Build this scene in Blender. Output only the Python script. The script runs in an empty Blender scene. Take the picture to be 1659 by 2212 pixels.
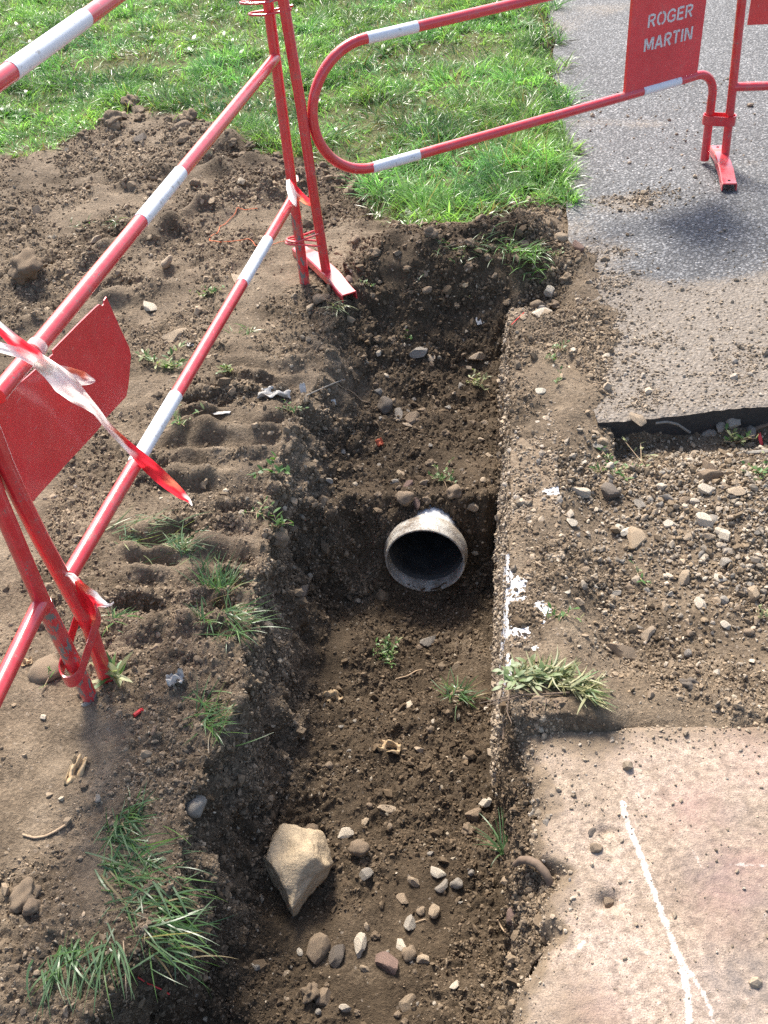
import bpy, bmesh, math, random
import numpy as np
from mathutils import Vector, Matrix, Quaternion

rng = np.random.default_rng(11)
random.seed(5)
S = bpy.context.scene
COL = S.collection

# ------------------------------------------------------------------ camera
PW, PH, FPX, CAMH = 1659., 2212., 2180., 1.6          # working grid of the photo, focal length in it, eye height
PITCH = math.radians(40.8)
ROLL = math.atan2(230.5, 2454.)
def cam_basis():
    dn = np.array([math.cos(PITCH)*math.sin(ROLL), math.cos(PITCH)*math.cos(ROLL), math.sin(PITCH)])
    up = -dn
    fw = np.array([0, 0, 1.]); y = fw-up*(fw@up); y /= np.linalg.norm(y)
    x = np.cross(y, up)
    return np.array([x, y, up])
B = cam_basis()
EYE = np.array([0, 0, CAMH])
cd = bpy.data.cameras.new('camera'); cam = bpy.data.objects.new('camera', cd); COL.objects.link(cam)
cd.sensor_fit = 'VERTICAL'; cd.sensor_height = 36; cd.lens = FPX/PH*36
cd.clip_start = .05; cd.clip_end = 500
M = Matrix.Identity(4)
for i in range(3):
    M[i][0], M[i][1], M[i][2], M[i][3] = B[i][0], -B[i][1], -B[i][2], EYE[i]
cam.matrix_world = M
S.camera = cam

def ray(u, v): return B @ np.array([u-PW/2, v-PH/2, FPX])
def at(u, v, z=0.):                                    # the place at height z seen at (u, v)
    d = ray(u, v); t = (z-CAMH)/d[2]
    return EYE+d*t
def at_plane(u, v, P, dv):                             # on the upright plane through P along dv -> (s, z)
    d = ray(u, v); n = np.array([-dv[1], dv[0], 0])
    t = n@(P-EYE)/(n@d); q = EYE+d*t
    return float((q-P)@dv), float(q[2])
def proj(P):
    c = (np.asarray(P)-EYE)@B
    return PW/2+FPX*c[..., 0]/c[..., 2], PH/2+FPX*c[..., 1]/c[..., 2], c[..., 2]

# ------------------------------------------------------------------ light
SUN_EL, SUN_AZ = 50., -12.                             # azimuth from +Y, negative = from the left
w = bpy.data.worlds.new('World'); S.world = w; w.use_nodes = True
nt = w.node_tree
sky = nt.nodes.new('ShaderNodeTexSky'); sky.sky_type = 'NISHITA'; sky.sun_disc = False
sky.sun_elevation = math.radians(SUN_EL); sky.sun_rotation = math.radians(SUN_AZ)
sky.air_density = 1.0; sky.dust_density = 3.0; sky.ozone_density = 1.0
bg = nt.nodes['Background']; nt.links.new(sky.outputs[0], bg.inputs[0]); bg.inputs[1].default_value = .15
sl = bpy.data.lights.new('sun', 'SUN'); sun = bpy.data.objects.new('sun', sl); COL.objects.link(sun)
sl.energy = 4.3; sl.angle = math.radians(15); sl.color = (1, .94, .85)
e, a = math.radians(SUN_EL), math.radians(SUN_AZ)
sdir = Vector((math.sin(a)*math.cos(e), math.cos(a)*math.cos(e), math.sin(e)))
sun.rotation_euler = (-sdir).to_track_quat('-Z', 'Y').to_euler()
S.view_settings.view_transform = 'Standard'; S.view_settings.look = 'None'
S.view_settings.exposure = 1.0; S.view_settings.gamma = 1
S.cycles.use_denoising = False; S.cycles.max_bounces = 6; S.cycles.transparent_max_bounces = 6

# ------------------------------------------------------------------ numpy noise
def _h(ix, iy, iz, seed):
    h = (ix.astype(np.uint32)*np.uint32(374761393) + iy.astype(np.uint32)*np.uint32(668265263)
         + iz.astype(np.uint32)*np.uint32(2147483647) + np.uint32(seed)*np.uint32(2246822519))
    h = (h ^ (h >> np.uint32(13)))*np.uint32(1274126177)
    h = (h ^ (h >> np.uint32(15)))*np.uint32(2246822519)
    return h ^ (h >> np.uint32(16))
_G = np.array([[1,1,0],[-1,1,0],[1,-1,0],[-1,-1,0],[1,0,1],[-1,0,1],[1,0,-1],[-1,0,-1],
               [0,1,1],[0,-1,1],[0,1,-1],[0,-1,-1],[1,1,0],[-1,1,0],[0,-1,1],[0,-1,-1]], dtype=np.float32)
def noise3(P, seed=0):
    P = np.asarray(P, dtype=np.float32)
    I = np.floor(P).astype(np.int64); F = P-I
    U = F*F*F*(F*(F*6-15)+10)
    r = np.zeros(P.shape[:-1], np.float32)
    for dx in (0, 1):
        wx = U[..., 0] if dx else 1-U[..., 0]
        for dy in (0, 1):
            wy = U[..., 1] if dy else 1-U[..., 1]
            for dz in (0, 1):
                wz = U[..., 2] if dz else 1-U[..., 2]
                g = _G[_h(I[..., 0]+dx, I[..., 1]+dy, I[..., 2]+dz, seed) & np.uint32(15)]
                r += wx*wy*wz*(g[..., 0]*(F[..., 0]-dx)+g[..., 1]*(F[..., 1]-dy)+g[..., 2]*(F[..., 2]-dz))
    return r
def n2(x, y, scale, seed=0):
    x = np.asarray(x, float)
    return noise3(np.stack([x/scale, np.broadcast_to(y, x.shape)/scale, np.full(x.shape, seed*3.7)], -1), seed)
def fbm2(x, y, scale, seed=0, oc=4, gain=.55):
    r = 0; a_ = 1.
    for o in range(oc):
        r = r+a_*n2(x, y, scale/2**o, seed+o); a_ *= gain
    return r
def sm(a_, b_, x):
    t = np.clip((x-a_)/(b_-a_), 0, 1); return t*t*(3-2*t)
def gauss(x, y, cx, cy, rx, ry=None):
    ry = ry or rx
    return np.exp(-((x-cx)/rx)**2-((y-cy)/ry)**2)

# ------------------------------------------------------------------ mesh helpers
def fast_mesh(name, V, F, smooth=True, cols=None, attrs=None):
    V = np.asarray(V, np.float32).reshape(-1, 3); F = np.asarray(F, np.int32)
    me = bpy.data.meshes.new(name)
    me.vertices.add(len(V)); me.vertices.foreach_set('co', V.ravel())
    k = F.shape[1]
    me.loops.add(F.size); me.loops.foreach_set('vertex_index', F.ravel())
    me.polygons.add(len(F))
    me.polygons.foreach_set('loop_start', np.arange(0, F.size, k, dtype=np.int32))
    me.polygons.foreach_set('loop_total', np.full(len(F), k, np.int32))
    me.polygons.foreach_set('use_smooth', np.full(len(F), smooth, bool))
    me.update(calc_edges=True); me.validate()
    if cols is not None:
        ca = me.color_attributes.new('Col', 'FLOAT_COLOR', 'POINT')
        c4 = np.ones((len(V), 4), np.float32); c4[:, :3] = cols
        ca.data.foreach_set('color', c4.ravel())
    for nm, arr in (attrs or {}).items():
        at_ = me.attributes.new(nm, 'FLOAT', 'POINT'); at_.data.foreach_set('value', np.asarray(arr, np.float32).ravel())
    return me
def link(name, me, mat, parent=None, loc=None):
    o = bpy.data.objects.new(name, me); COL.objects.link(o)
    if mat is not None and me is not None and not me.materials: me.materials.append(mat)
    if parent is not None: o.parent = parent
    if loc is not None: o.location = loc
    return o
def tag(o, label=None, cat=None, group=None, kind=None):
    if label: o['label'] = label
    if cat: o['category'] = cat
    if group: o['group'] = group
    if kind: o['kind'] = kind
    return o
def root(name, loc, label, cat, group=None):
    o = bpy.data.objects.new(name, None); COL.objects.link(o); o.location = loc; o.empty_display_size = .05
    return tag(o, label, cat, group)
class MB:                                               # collects polygons of one mesh
    def __init__(s): s.v = []; s.f = []
    def add(s, V, F):
        b = len(s.v); s.v += [tuple(map(float, p)) for p in V]; s.f += [tuple(i+b for i in f) for f in F]
    def box(s, c, h, R=None):
        P = [np.array([x, y, z])*h for x in (-1, 1) for y in (-1, 1) for z in (-1, 1)]
        P = [(R@p if R is not None else p)+np.array(c) for p in P]
        s.add(P, [(0,1,3,2), (4,6,7,5), (0,4,5,1), (2,3,7,6), (0,2,6,4), (1,5,7,3)])
    def tube(s, pts, r, n=16, cap=True, squash=None):
        pts = [np.array(p, float) for p in pts]; m = len(pts)
        rad = r if hasattr(r, '__len__') else [r]*m
        T = []
        for i in range(m):
            t = pts[min(i+1, m-1)]-pts[max(i-1, 0)]; T.append(t/(np.linalg.norm(t)+1e-12))
        u = np.cross(T[0], [0, 0, 1.])
        if np.linalg.norm(u) < .1: u = np.cross(T[0], [1., 0, 0])
        u /= np.linalg.norm(u); V = []
        for i in range(m):
            u = u-T[i]*(u@T[i]); u /= np.linalg.norm(u); v_ = np.cross(T[i], u)
            for k in range(n):
                a_ = 2*math.pi*k/n
                V.append(pts[i]+rad[i]*(math.cos(a_)*u+math.sin(a_)*v_*(squash or 1)))
        F = [(i*n+k, i*n+(k+1) % n, (i+1)*n+(k+1) % n, (i+1)*n+k) for i in range(m-1) for k in range(n)]
        if cap: F += [tuple(range(n-1, -1, -1)), tuple((m-1)*n+k for k in range(n))]
        s.add(V, F)
    def build(s, name, mat, parent=None, smooth=True, bevel=0, autosmooth=40):
        me = bpy.data.meshes.new(name); me.from_pydata(s.v, [], s.f); me.update()
        if bevel:
            bm = bmesh.new(); bm.from_mesh(me); bmesh.ops.recalc_face_normals(bm, faces=bm.faces)
            bmesh.ops.bevel(bm, geom=[e_ for e_ in bm.edges if len(e_.link_faces) == 2 and e_.calc_face_angle(0) > .6], offset=bevel, segments=2, affect='EDGES', profile=.5)
            bm.to_mesh(me); bm.free()
        if smooth:
            me.polygons.foreach_set('use_smooth', [True]*len(me.polygons))
            if autosmooth: me.set_sharp_from_angle(angle=math.radians(autosmooth))
        return link(name, me, mat, parent)

# ------------------------------------------------------------------ materials
def newmat(name):
    m = bpy.data.materials.new(name); m.use_nodes = True
    nt_ = m.node_tree; return m, nt_, nt_.nodes['Principled BSDF']
def N(nt_, t, **k):
    n_ = nt_.nodes.new(t)
    for a_, b_ in k.items():
        if a_ in n_.inputs.keys(): n_.inputs[a_].default_value = b_
        else: setattr(n_, a_, b_)
    return n_
def tnoise(nt_, vec, scale, detail=4, rough=.6, dist=0):
    n_ = N(nt_, 'ShaderNodeTexNoise'); n_.inputs['Scale'].default_value = scale; n_.inputs['Detail'].default_value = detail
    n_.inputs['Roughness'].default_value = rough; n_.inputs['Distortion'].default_value = dist
    nt_.links.new(vec, n_.inputs['Vector']); return n_.outputs['Fac']
def ramp(nt_, fac, stops, interp='LINEAR'):
    r = N(nt_, 'ShaderNodeValToRGB'); cr = r.color_ramp; cr.interpolation = interp
    while len(cr.elements) < len(stops): cr.elements.new(.5)
    for el, (p, c) in zip(cr.elements, stops): el.position = p; el.color = (*c, 1) if hasattr(c, '__len__') else (c, c, c, 1)
    nt_.links.new(fac, r.inputs[0]); return r.outputs['Color']
def mixc(nt_, fac, c1, c2, mode='MIX'):
    m_ = N(nt_, 'ShaderNodeMix', data_type='RGBA', blend_type=mode)
    for s_, c in ((6, c1), (7, c2)):
        if hasattr(c, '__len__'): m_.inputs[s_].default_value = (*c, 1)
        else: nt_.links.new(c, m_.inputs[s_])
    if isinstance(fac, (int, float)): m_.inputs[0].default_value = fac
    else: nt_.links.new(fac, m_.inputs[0])
    return m_.outputs[2]
def math_(nt_, op, a_, b_=0.):
    m_ = N(nt_, 'ShaderNodeMath', operation=op)
    for i, c in ((0, a_), (1, b_)):
        if isinstance(c, (int, float)): m_.inputs[i].default_value = c
        else: nt_.links.new(c, m_.inputs[i])
    return m_.outputs[0]
def bump(nt_, bsdf, h, strength, dist):
    b_ = N(nt_, 'ShaderNodeBump'); b_.inputs['Strength'].default_value = strength; b_.inputs['Distance'].default_value = dist
    nt_.links.new(h, b_.inputs['Height']); nt_.links.new(b_.outputs[0], bsdf.inputs['Normal'])
def objpos(nt_): return N(nt_, 'ShaderNodeTexCoord').outputs['Object']
def geopos(nt_): return N(nt_, 'ShaderNodeNewGeometry').outputs['Position']
def attr(nt_, nm, out='Fac'): return N(nt_, 'ShaderNodeAttribute', attribute_name=nm).outputs[out]
def vor(nt_, vec, scale, out='Distance', feature='F1', rnd=1.):
    n_ = N(nt_, 'ShaderNodeTexVoronoi', feature=feature); n_.inputs['Scale'].default_value = scale; n_.inputs['Randomness'].default_value = rnd
    nt_.links.new(vec, n_.inputs['Vector']); return n_.outputs[out]

def mat_soil():
    m, t, b_ = newmat('soil'); p = geopos(t)
    f1 = tnoise(t, p, 9, 6, .65); f2 = tnoise(t, p, 120, 5, .7); f3 = tnoise(t, p, 420, 2, .6)
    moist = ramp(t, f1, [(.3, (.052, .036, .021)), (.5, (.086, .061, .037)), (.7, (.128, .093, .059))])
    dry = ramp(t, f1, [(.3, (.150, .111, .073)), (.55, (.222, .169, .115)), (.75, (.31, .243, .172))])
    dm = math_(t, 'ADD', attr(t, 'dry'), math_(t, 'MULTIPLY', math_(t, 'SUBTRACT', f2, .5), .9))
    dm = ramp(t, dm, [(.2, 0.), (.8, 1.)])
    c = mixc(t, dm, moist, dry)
    c = mixc(t, .55, c, ramp(t, f2, [(.28, (.35, .33, .31)), (.5, (.9, .9, .9)), (.72, (1.5, 1.47, 1.42))]), 'MULTIPLY')
    spk = ramp(t, vor(t, p, 210, 'Color'), [(.0, 0.), (.90, 0.), (.93, 1.)])
    c = mixc(t, math_(t, 'MULTIPLY', spk, .45), c, (.36, .30, .24))
    lawn = ramp(t, math_(t, 'ADD', attr(t, 'lawn'), math_(t, 'MULTIPLY', math_(t, 'SUBTRACT', f2, .5), .8)), [(.35, 0.), (.7, 1.)])
    thatch = ramp(t, f2, [(.3, (.05, .05, .02)), (.5, (.10, .11, .035)), (.7, (.2, .18, .09))])
    c = mixc(t, lawn, c, thatch)
    t.links.new(c, b_.inputs['Base Color'])
    b_.inputs['Roughness'].default_value = .85; b_.inputs['Specular IOR Level'].default_value = .25
    h = math_(t, 'ADD', f2, math_(t, 'MULTIPLY', f3, .35))
    bump(t, b_, h, 1., .009)
    return m
def mat_col(name, rough=.9, spec=.2, bs=260, bd=.0015):       # base colour from the mesh, roughened
    m, t, b_ = newmat(name); p = geopos(t)
    f = tnoise(t, p, bs, 3, .6)
    c = mixc(t, .6, attr(t, 'Col', 'Color'), ramp(t, f, [(.3, .6), (.7, 1.35)]), 'MULTIPLY')
    t.links.new(c, b_.inputs['Base Color']); b_.inputs['Roughness'].default_value = rough; b_.inputs['Specular IOR Level'].default_value = spec
    bump(t, b_, f, .5, bd); return m
def mat_blade(name='grass_blade', tr=.45, rough=.32):
    m, t, b_ = newmat(name); c = attr(t, 'Col', 'Color')
    t.links.new(c, b_.inputs['Base Color']); b_.inputs['Roughness'].default_value = rough; b_.inputs['Specular IOR Level'].default_value = .6
    tl = N(t, 'ShaderNodeBsdfTranslucent'); t.links.new(mixc(t, 1., c, (1.3, 1.42, .85), 'MULTIPLY'), tl.inputs[0])
    mx = N(t, 'ShaderNodeMixShader'); mx.inputs[0].default_value = tr
    t.links.new(b_.outputs[0], mx.inputs[1]); t.links.new(tl.outputs[0], mx.inputs[2])
    t.links.new(mx.outputs[0], t.nodes['Material Output'].inputs[0]); return m
def mat_stone(name, c1, c2, dust=.35, rough=.85):
    m, t, b_ = newmat(name); p = objpos(t)
    oi = N(t, 'ShaderNodeObjectInfo'); add = N(t, 'ShaderNodeVectorMath', operation='ADD')
    t.links.new(p, add.inputs[0]); t.links.new(oi.outputs['Location'], add.inputs[1]); p = add.outputs[0]
    f = tnoise(t, p, 45, 6, .65); f2 = tnoise(t, p, 180, 4, .65)
    c = mixc(t, oi.outputs['Random'], c1, c2)
    c = mixc(t, .75, c, ramp(t, f, [(.3, .78), (.5, 1.1), (.7, 1.4)]), 'MULTIPLY')
    dst = ramp(t, math_(t, 'ADD', f2, math_(t, 'MULTIPLY', f, .6)), [(.70, 0.), (.92, 1.)])
    c = mixc(t, .18, c, (.21, .165, .12)); c = mixc(t, math_(t, 'MULTIPLY', dst, dust*1.9), c, (.16, .118, .08))
    t.links.new(c, b_.inputs['Base Color']); b_.inputs['Roughness'].default_value = rough; b_.inputs['Specular IOR Level'].default_value = .3
    bump(t, b_, math_(t, 'ADD', f, f2), .6, .004); return m
def mat_red(name, flake=0., dirt=.25, lift=1.22):
    m, t, b_ = newmat(name); p = geopos(t)
    f = tnoise(t, p, 30, 6, .7); f2 = tnoise(t, p, 260, 4, .6); f3 = tnoise(t, p, 7, 4, .6)
    c = ramp(t, f3, [(.3, (.48*lift, .018*lift, .026*lift)), (.7, (.60*lift, .032*lift, .042*lift))])
    c = mixc(t, math_(t, 'MULTIPLY', ramp(t, f, [(.45, 0.), (.8, 1.)]), dirt), c, (.55, .27, .25))
    c = mixc(t, ramp(t, f2, [(.80, 0.), (.84, .6)]), c, (.36, .14, .12))
    mus = N(t, 'ShaderNodeMapping'); mus.inputs['Scale'].default_value = (1, .12, 1); mus.inputs['Rotation'].default_value = (.5, .3, .9); t.links.new(p, mus.inputs[0])
    sc_ = tnoise(t, mus.outputs[0], 160, 3, .5); c = mixc(t, ramp(t, sc_, [(.69, 0.), (.72, .55)]), c, (.62, .33, .32))
    mud = ramp(t, math_(t, 'ADD', math_(t, 'MULTIPLY', f3, .5), math_(t, 'MULTIPLY', f, .5)), [(.56, 0.), (.66, 1.)]); c = mixc(t, math_(t, 'MULTIPLY', mud, dirt*1.6), c, (.25, .17, .12))
    th = .535-flake*.6
    if flake > .02:
        th = .60-flake
        stretch = N(t, 'ShaderNodeMapping'); stretch.inputs['Scale'].default_value = (1, 1, .35); t.links.new(p, stretch.inputs[0])
        g = tnoise(t, stretch.outputs[0], 75, 6, .65)
    else: g = math_(t, 'MULTIPLY', math_(t, 'ADD', f, f2), .5)
    chip = ramp(t, g, [(th+.06, 0.), (th+.08, 1.)])
    c = mixc(t, chip, c, ramp(t, f, [(.35, (.13, .135, .145)), (.65, (.23, .20, .17))]))
    t.links.new(c, b_.inputs['Base Color'])
    b_.inputs['Coat Weight'].default_value = 1.; b_.inputs['Coat Roughness'].default_value = .16
    r = ramp(t, f, [(.3, .28), (.7, .45)]); r = mixc(t, chip, r, (.7, .7, .7)); t.links.new(r, b_.inputs['Roughness'])
    bump(t, b_, math_(t, 'SUBTRACT', math_(t, 'MULTIPLY', f2, .03), chip), .3, .0008); return m
def mat_white_band():
    m, t, b_ = newmat('white_reflective_band'); p = geopos(t)
    f = tnoise(t, p, 55, 6, .7); f2 = tnoise(t, p, 14, 4, .6)
    c = ramp(t, f2, [(.3, (.72, .74, .77)), (.7, (.82, .83, .85))])
    c = mixc(t, ramp(t, f, [(.58, 0.), (.66, 1.)]), c, (.45, .42, .39))
    c = mixc(t, ramp(t, f, [(.73, 0.), (.75, 1.)]), c, (.42, .1, .09))
    t.links.new(c, b_.inputs['Base Color']); b_.inputs['Roughness'].default_value = .38; return m
def simple(name, c, rough=.6, vary=.25, scale=60, metal=0., spec=.4):
    m, t, b_ = newmat(name); p = geopos(t); f = tnoise(t, p, scale, 5, .65)
    cc = mixc(t, vary*2, c, ramp(t, f, [(.3, .5), (.7, 1.4)]), 'MULTIPLY')
    t.links.new(cc, b_.inputs['Base Color']); b_.inputs['Roughness'].default_value = rough; b_.inputs['Metallic'].default_value = metal
    b_.inputs['Specular IOR Level'].default_value = spec; bump(t, b_, f, .3, .002); return m
def mat_asphalt():
    m, t, b_ = newmat('asphalt'); p = geopos(t)
    v = vor(t, p, 105, 'Color'); vd = vor(t, p, 105); f = tnoise(t, p, 3, 5, .6); f2 = tnoise(t, p, 60, 5, .7)
    st = ramp(t, v, [(.0, (.065, .066, .068)), (.4, (.145, .146, .149)), (.75, (.25, .25, .25)), (1., (.45, .445, .435))])
    c = mixc(t, ramp(t, vd, [(.35, 0.), (.62, .9)]), st, (.060, .060, .062))
    c = mixc(t, .6, c, ramp(t, f, [(.3, .75), (.7, 1.25)]), 'MULTIPLY')
    d = math_(t, 'ADD', attr(t, 'dust'), math_(t, 'MULTIPLY', math_(t, 'SUBTRACT', f2, .5), 1.1))
    d = ramp(t, d, [(.25, 0.), (.75, 1.)])
    c = mixc(t, math_(t, 'MULTIPLY', d, .76), c, mixc(t, .5, ramp(t, f2, [(.3, (.14, .111, .082)), (.7, (.28, .23, .175))]), ramp(t, v, [(0., .75), (1., 1.25)]), 'MULTIPLY'))
    t.links.new(c, b_.inputs['Base Color']); b_.inputs['Roughness'].default_value = .7; b_.inputs['Specular IOR Level'].default_value = .4
    h = math_(t, 'SUBTRACT', math_(t, 'MULTIPLY', f2, .6), math_(t, 'MULTIPLY', vd, 1.3))
    h = math_(t, 'MULTIPLY', math_(t, 'ADD', h, math_(t, 'MULTIPLY', tnoise(t, p, 300, 3, .7), .8)), math_(t, 'SUBTRACT', 1., math_(t, 'MULTIPLY', d, .2)))
    bump(t, b_, h, 1., .0046); return m
def mat_slab():
    m, t, b_ = newmat('dusty_concrete'); p = geopos(t)
    f = tnoise(t, p, 4.5, 6, .62, .6); f2 = tnoise(t, p, 70, 6, .7); f3 = tnoise(t, p, 12, 5, .65, 1.)
    c = ramp(t, f, [(.28, (.235, .18, .135)), (.48, (.315, .245, .185)), (.62, (.38, .295, .235)), (.78, (.29, .235, .19))])
    c = mixc(t, ramp(t, f3, [(.55, 0.), (.72, .8)]), c, (.36, .29, .215))
    c = mixc(t, .85, c, ramp(t, f2, [(.3, .42), (.5, .98), (.7, 1.45)]), 'MULTIPLY')
    c = mixc(t, .8, c, ramp(t, tnoise(t, p, 380, 3, .7), [(.32, .55), (.5, 1.), (.68, 1.45)]), 'MULTIPLY')
    f4 = tnoise(t, p, 26, 6, .7, .4); c = mixc(t, ramp(t, f4, [(.5, 0.), (.68, .65)]), c, (.165, .125, .088))
    spk = ramp(t, vor(t, p, 130, 'Color'), [(0., 0.), (.86, 0.), (.9, 1.)]); c = mixc(t, math_(t, 'MULTIPLY', spk, .35), c, (.16, .13, .10))
    d = ramp(t, math_(t, 'ADD', attr(t, 'dirt'), math_(t, 'MULTIPLY', math_(t, 'SUBTRACT', f2, .5), 1.2)), [(.3, 0.), (.8, 1.)])
    c = mixc(t, d, c, ramp(t, f2, [(.3, (.12, .088, .058)), (.7, (.23, .175, .12))]))
    c = mixc(t, math_(t, 'MULTIPLY', attr(t, 'grey'), ramp(t, f3, [(.4, .2), (.6, .8)])), c, (.115, .108, .105))
    c = mixc(t, math_(t, 'MULTIPLY', attr(t, 'pink'), ramp(t, f3, [(.35, .1), (.65, .8)])), c, (.30, .185, .165))
    pt = ramp(t, math_(t, 'ADD', attr(t, 'paint'), math_(t, 'MULTIPLY', math_(t, 'SUBTRACT', f2, .5), 1.5)), [(.55, 0.), (1.05, .85)])
    c = mixc(t, pt, c, (.74, .70, .65))
    t.links.new(c, b_.inputs['Base Color']); b_.inputs['Roughness'].default_value = .85; b_.inputs['Specular IOR Level'].default_value = .25
    bump(t, b_, math_(t, 'ADD', f2, math_(t, 'MULTIPLY', tnoise(t, p, 330, 3, .6), .5)), .8, .005); return m
def mat_kerb():
    m, t, b_ = newmat('soil_crusted_kerb'); p = geopos(t)
    mp = N(t, 'ShaderNodeMapping'); mp.inputs['Scale'].default_value = (1, 1, .22); t.links.new(p, mp.inputs[0])
    f = tnoise(t, mp.outputs[0], 90, 6, .7); f2 = tnoise(t, p, 140, 5, .7)
    c = ramp(t, f, [(.3, (.12, .088, .058)), (.5, (.205, .155, .107)), (.7, (.30, .24, .17))])
    wh = ramp(t, math_(t, 'ADD', attr(t, 'white'), math_(t, 'MULTIPLY', math_(t, 'SUBTRACT', f2, .5), 1.2)), [(.36, 0.), (.5, 1.)])
    c = mixc(t, wh, c, ramp(t, f2, [(.3, (.55, .56, .58)), (.6, (.80, .80, .80))]))
    t.links.new(c, b_.inputs['Base Color']); b_.inputs['Roughness'].default_value = .9; b_.inputs['Specular IOR Level'].default_value = .2
    bump(t, b_, math_(t, 'ADD', f, f2), .8, .005); return m
def mat_pipe(nm, lo, hi, base):
    m, t, b_ = newmat(nm); p = geopos(t)
    f = tnoise(t, p, 17, 7, .68); f2 = tnoise(t, p, 220, 4, .65)
    d = ramp(t, math_(t, 'ADD', math_(t, 'MULTIPLY', f, .7), math_(t, 'MULTIPLY', f2, .3)), [(lo, 0.), (hi, 1.)])
    c = mixc(t, d, base, ramp(t, f2, [(.3, (.13, .10, .07)), (.7, (.27, .21, .15))]))
    t.links.new(c, b_.inputs['Base Color']); t.links.new(mixc(t, d, (.35, .35, .35), (.9, .9, .9)), b_.inputs['Roughness']); bump(t, b_, d, .6, .002); return m
MAT = dict(soil=mat_soil(), crumb=mat_col('soil_crumbs'), gravel=mat_col('loose_chippings', .85, .3, 300, .001), blade=mat_blade(), straw=mat_blade('dry_straw', .15, .6), weed=mat_blade('weed_leaf', .3, .5),
    tan=mat_stone('tan_stone', (.44, .335, .22), (.52, .41, .29)), grey=mat_stone('grey_stone', (.28, .26, .23), (.44, .41, .35)),
    boulder=mat_stone('boulder_stone', (.54, .42, .27), (.56, .44, .285), .20), pale=mat_stone('pale_stone', (.58, .50, .39), (.66, .59, .47), .2), brown=mat_stone('brown_stone', (.235, .168, .11), (.33, .25, .17)),
    clod=mat_stone('clod_earth', (.17, .122, .078), (.25, .187, .126), .1, .95), dark=mat_stone('dark_stone', (.10, .09, .08), (.15, .135, .12)), purple=mat_stone('purplish_stone', (.20, .12, .105), (.24, .15, .13)),
    red=mat_red('red_paint'), flaked=mat_red('flaked_red_paint', .13, .4), scuffed=mat_red('scuffed_red_sheet', -.2, .10, 1.4), band=mat_white_band(),
    asphalt=mat_asphalt(), edge_dark=simple('dark_broken_edge', (.035, .034, .034), .75, .35, 90), slab=mat_slab(), kerb=mat_kerb(), pipe=mat_pipe('dirty_grey_plastic', .43, .58, (.56, .53, .46)), pipe_body=mat_pipe('white_pipe_wall', .47, .57, (.72, .73, .73)),
    letter=None, pipe_in=simple('pipe_inside_dark', (.055, .055, .052), .7, .45, 25), root=simple('brown_root', (.15, .105, .072), .8, .3, 90), rootp=simple('pale_root', (.42, .30, .19), .8, .3, 90),
    orange=simple('orange_twine', (.68, .17, .06), .6), paper=simple('weathered_paper', (.44, .42, .385), .7, .2, 80), leafd=simple('dead_leaf', (.42, .30, .17), .7, .25, 120),
    brick=simple('red_brick', (.40, .10, .05), .9), plasticred=simple('red_plastic', (.7, .05, .05), .4, .1), gold=simple('tarnished_lid', (.42, .33, .17), .35, .3, 60, .6), wood=simple('grey_wood', (.24, .22, .19), .85, .3, 150))
def mat_letter():
    m, t, b_ = newmat('worn_white_lettering'); p = geopos(t); mp = N(t, 'ShaderNodeMapping'); mp.inputs['Scale'].default_value = (1, 1, 2.4); t.links.new(p, mp.inputs[0])
    f = tnoise(t, mp.outputs[0], 190, 4, .7)
    c = ramp(t, f, [(.36, (.30, .22, .21)), (.46, (.66, .64, .63)), (.6, (.82, .81, .80))]); t.links.new(c, b_.inputs['Base Color']); b_.inputs['Roughness'].default_value = .6; return m
MAT['letter'] = mat_letter()

# ------------------------------------------------------------------ lie of the land
LIP_Y = np.array([-8, -.6, .3, .62, .72, .80, .86, .95, 1.06, 1.218, 1.453, 1.75, 2.088, 2.33, 2.55, 2.713, 2.9, 3.2, 90])
LIP_X = np.array([-1.6, -.56, -.52, -.545, -.53, -.47, -.435, -.425, -.414, -.352, -.310, -.29, -.263, -.203, -.14, -.105, -.07, -.02, 13.])
def xl(y): return np.interp(y, LIP_Y, LIP_X)
def xr(y): return .02+.157*np.asarray(y, float)
FL_Y = np.array([-8, -1.2, -.8, .7, 1.2, 1.48, 1.62, 1.97, 2.035, 2.105, 2.3, 2.55, 2.72, 2.86, 2.97, 3.12, 3.4, 90])
FL_Z = np.array([0, 0, -.36, -.36, -.36, -.36, -.415, -.42, -.33, -.185, -.215, -.215, -.165, -.07, .02, .05, .0, 0])
def floor_z(y): return np.interp(y, FL_Y, FL_Z)
LB = np.array([(-60, 4.6), (-1.9, 4.55), (-1.54, 4.52), (-1.27, 4.55), (-1.07, 4.78), (-.98, 4.90), (-.69, 4.67), (-.51, 4.45), (-.38, 4.23), (-.22, 4.12), (-.11, 4.06), (.03, 3.87), (.07, 3.5), (.16, 3.4), (.37, 3.32), (.49, 3.42), (.71, 3.46), (60, 3.46)])
def lawn_edge(x): return np.interp(x, LB[:, 0], LB[:, 1])
def path_left(y): return .02+.157*np.asarray(y, float)+.205
STEP_Y = 2.14
SE = np.array([(.217, 1.198), (.213, 1.133), (.228, 1.081), (.223, 1.032), (.207, .972), (.200, .915), (.236, .881), (.217, .849), (.201, .806), (.205, .774), (.172, .747), (.150, .719), (.131, .692), (.117, .642), (.10, .5), (.0, -.3), (-.2, -1.6)])[::-1]
def slab_edge(y): return np.interp(y, SE[:, 1], SE[:, 0])
def slab_far(x): return 1.198-.117*(np.asarray(x, float)-.217)

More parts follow.
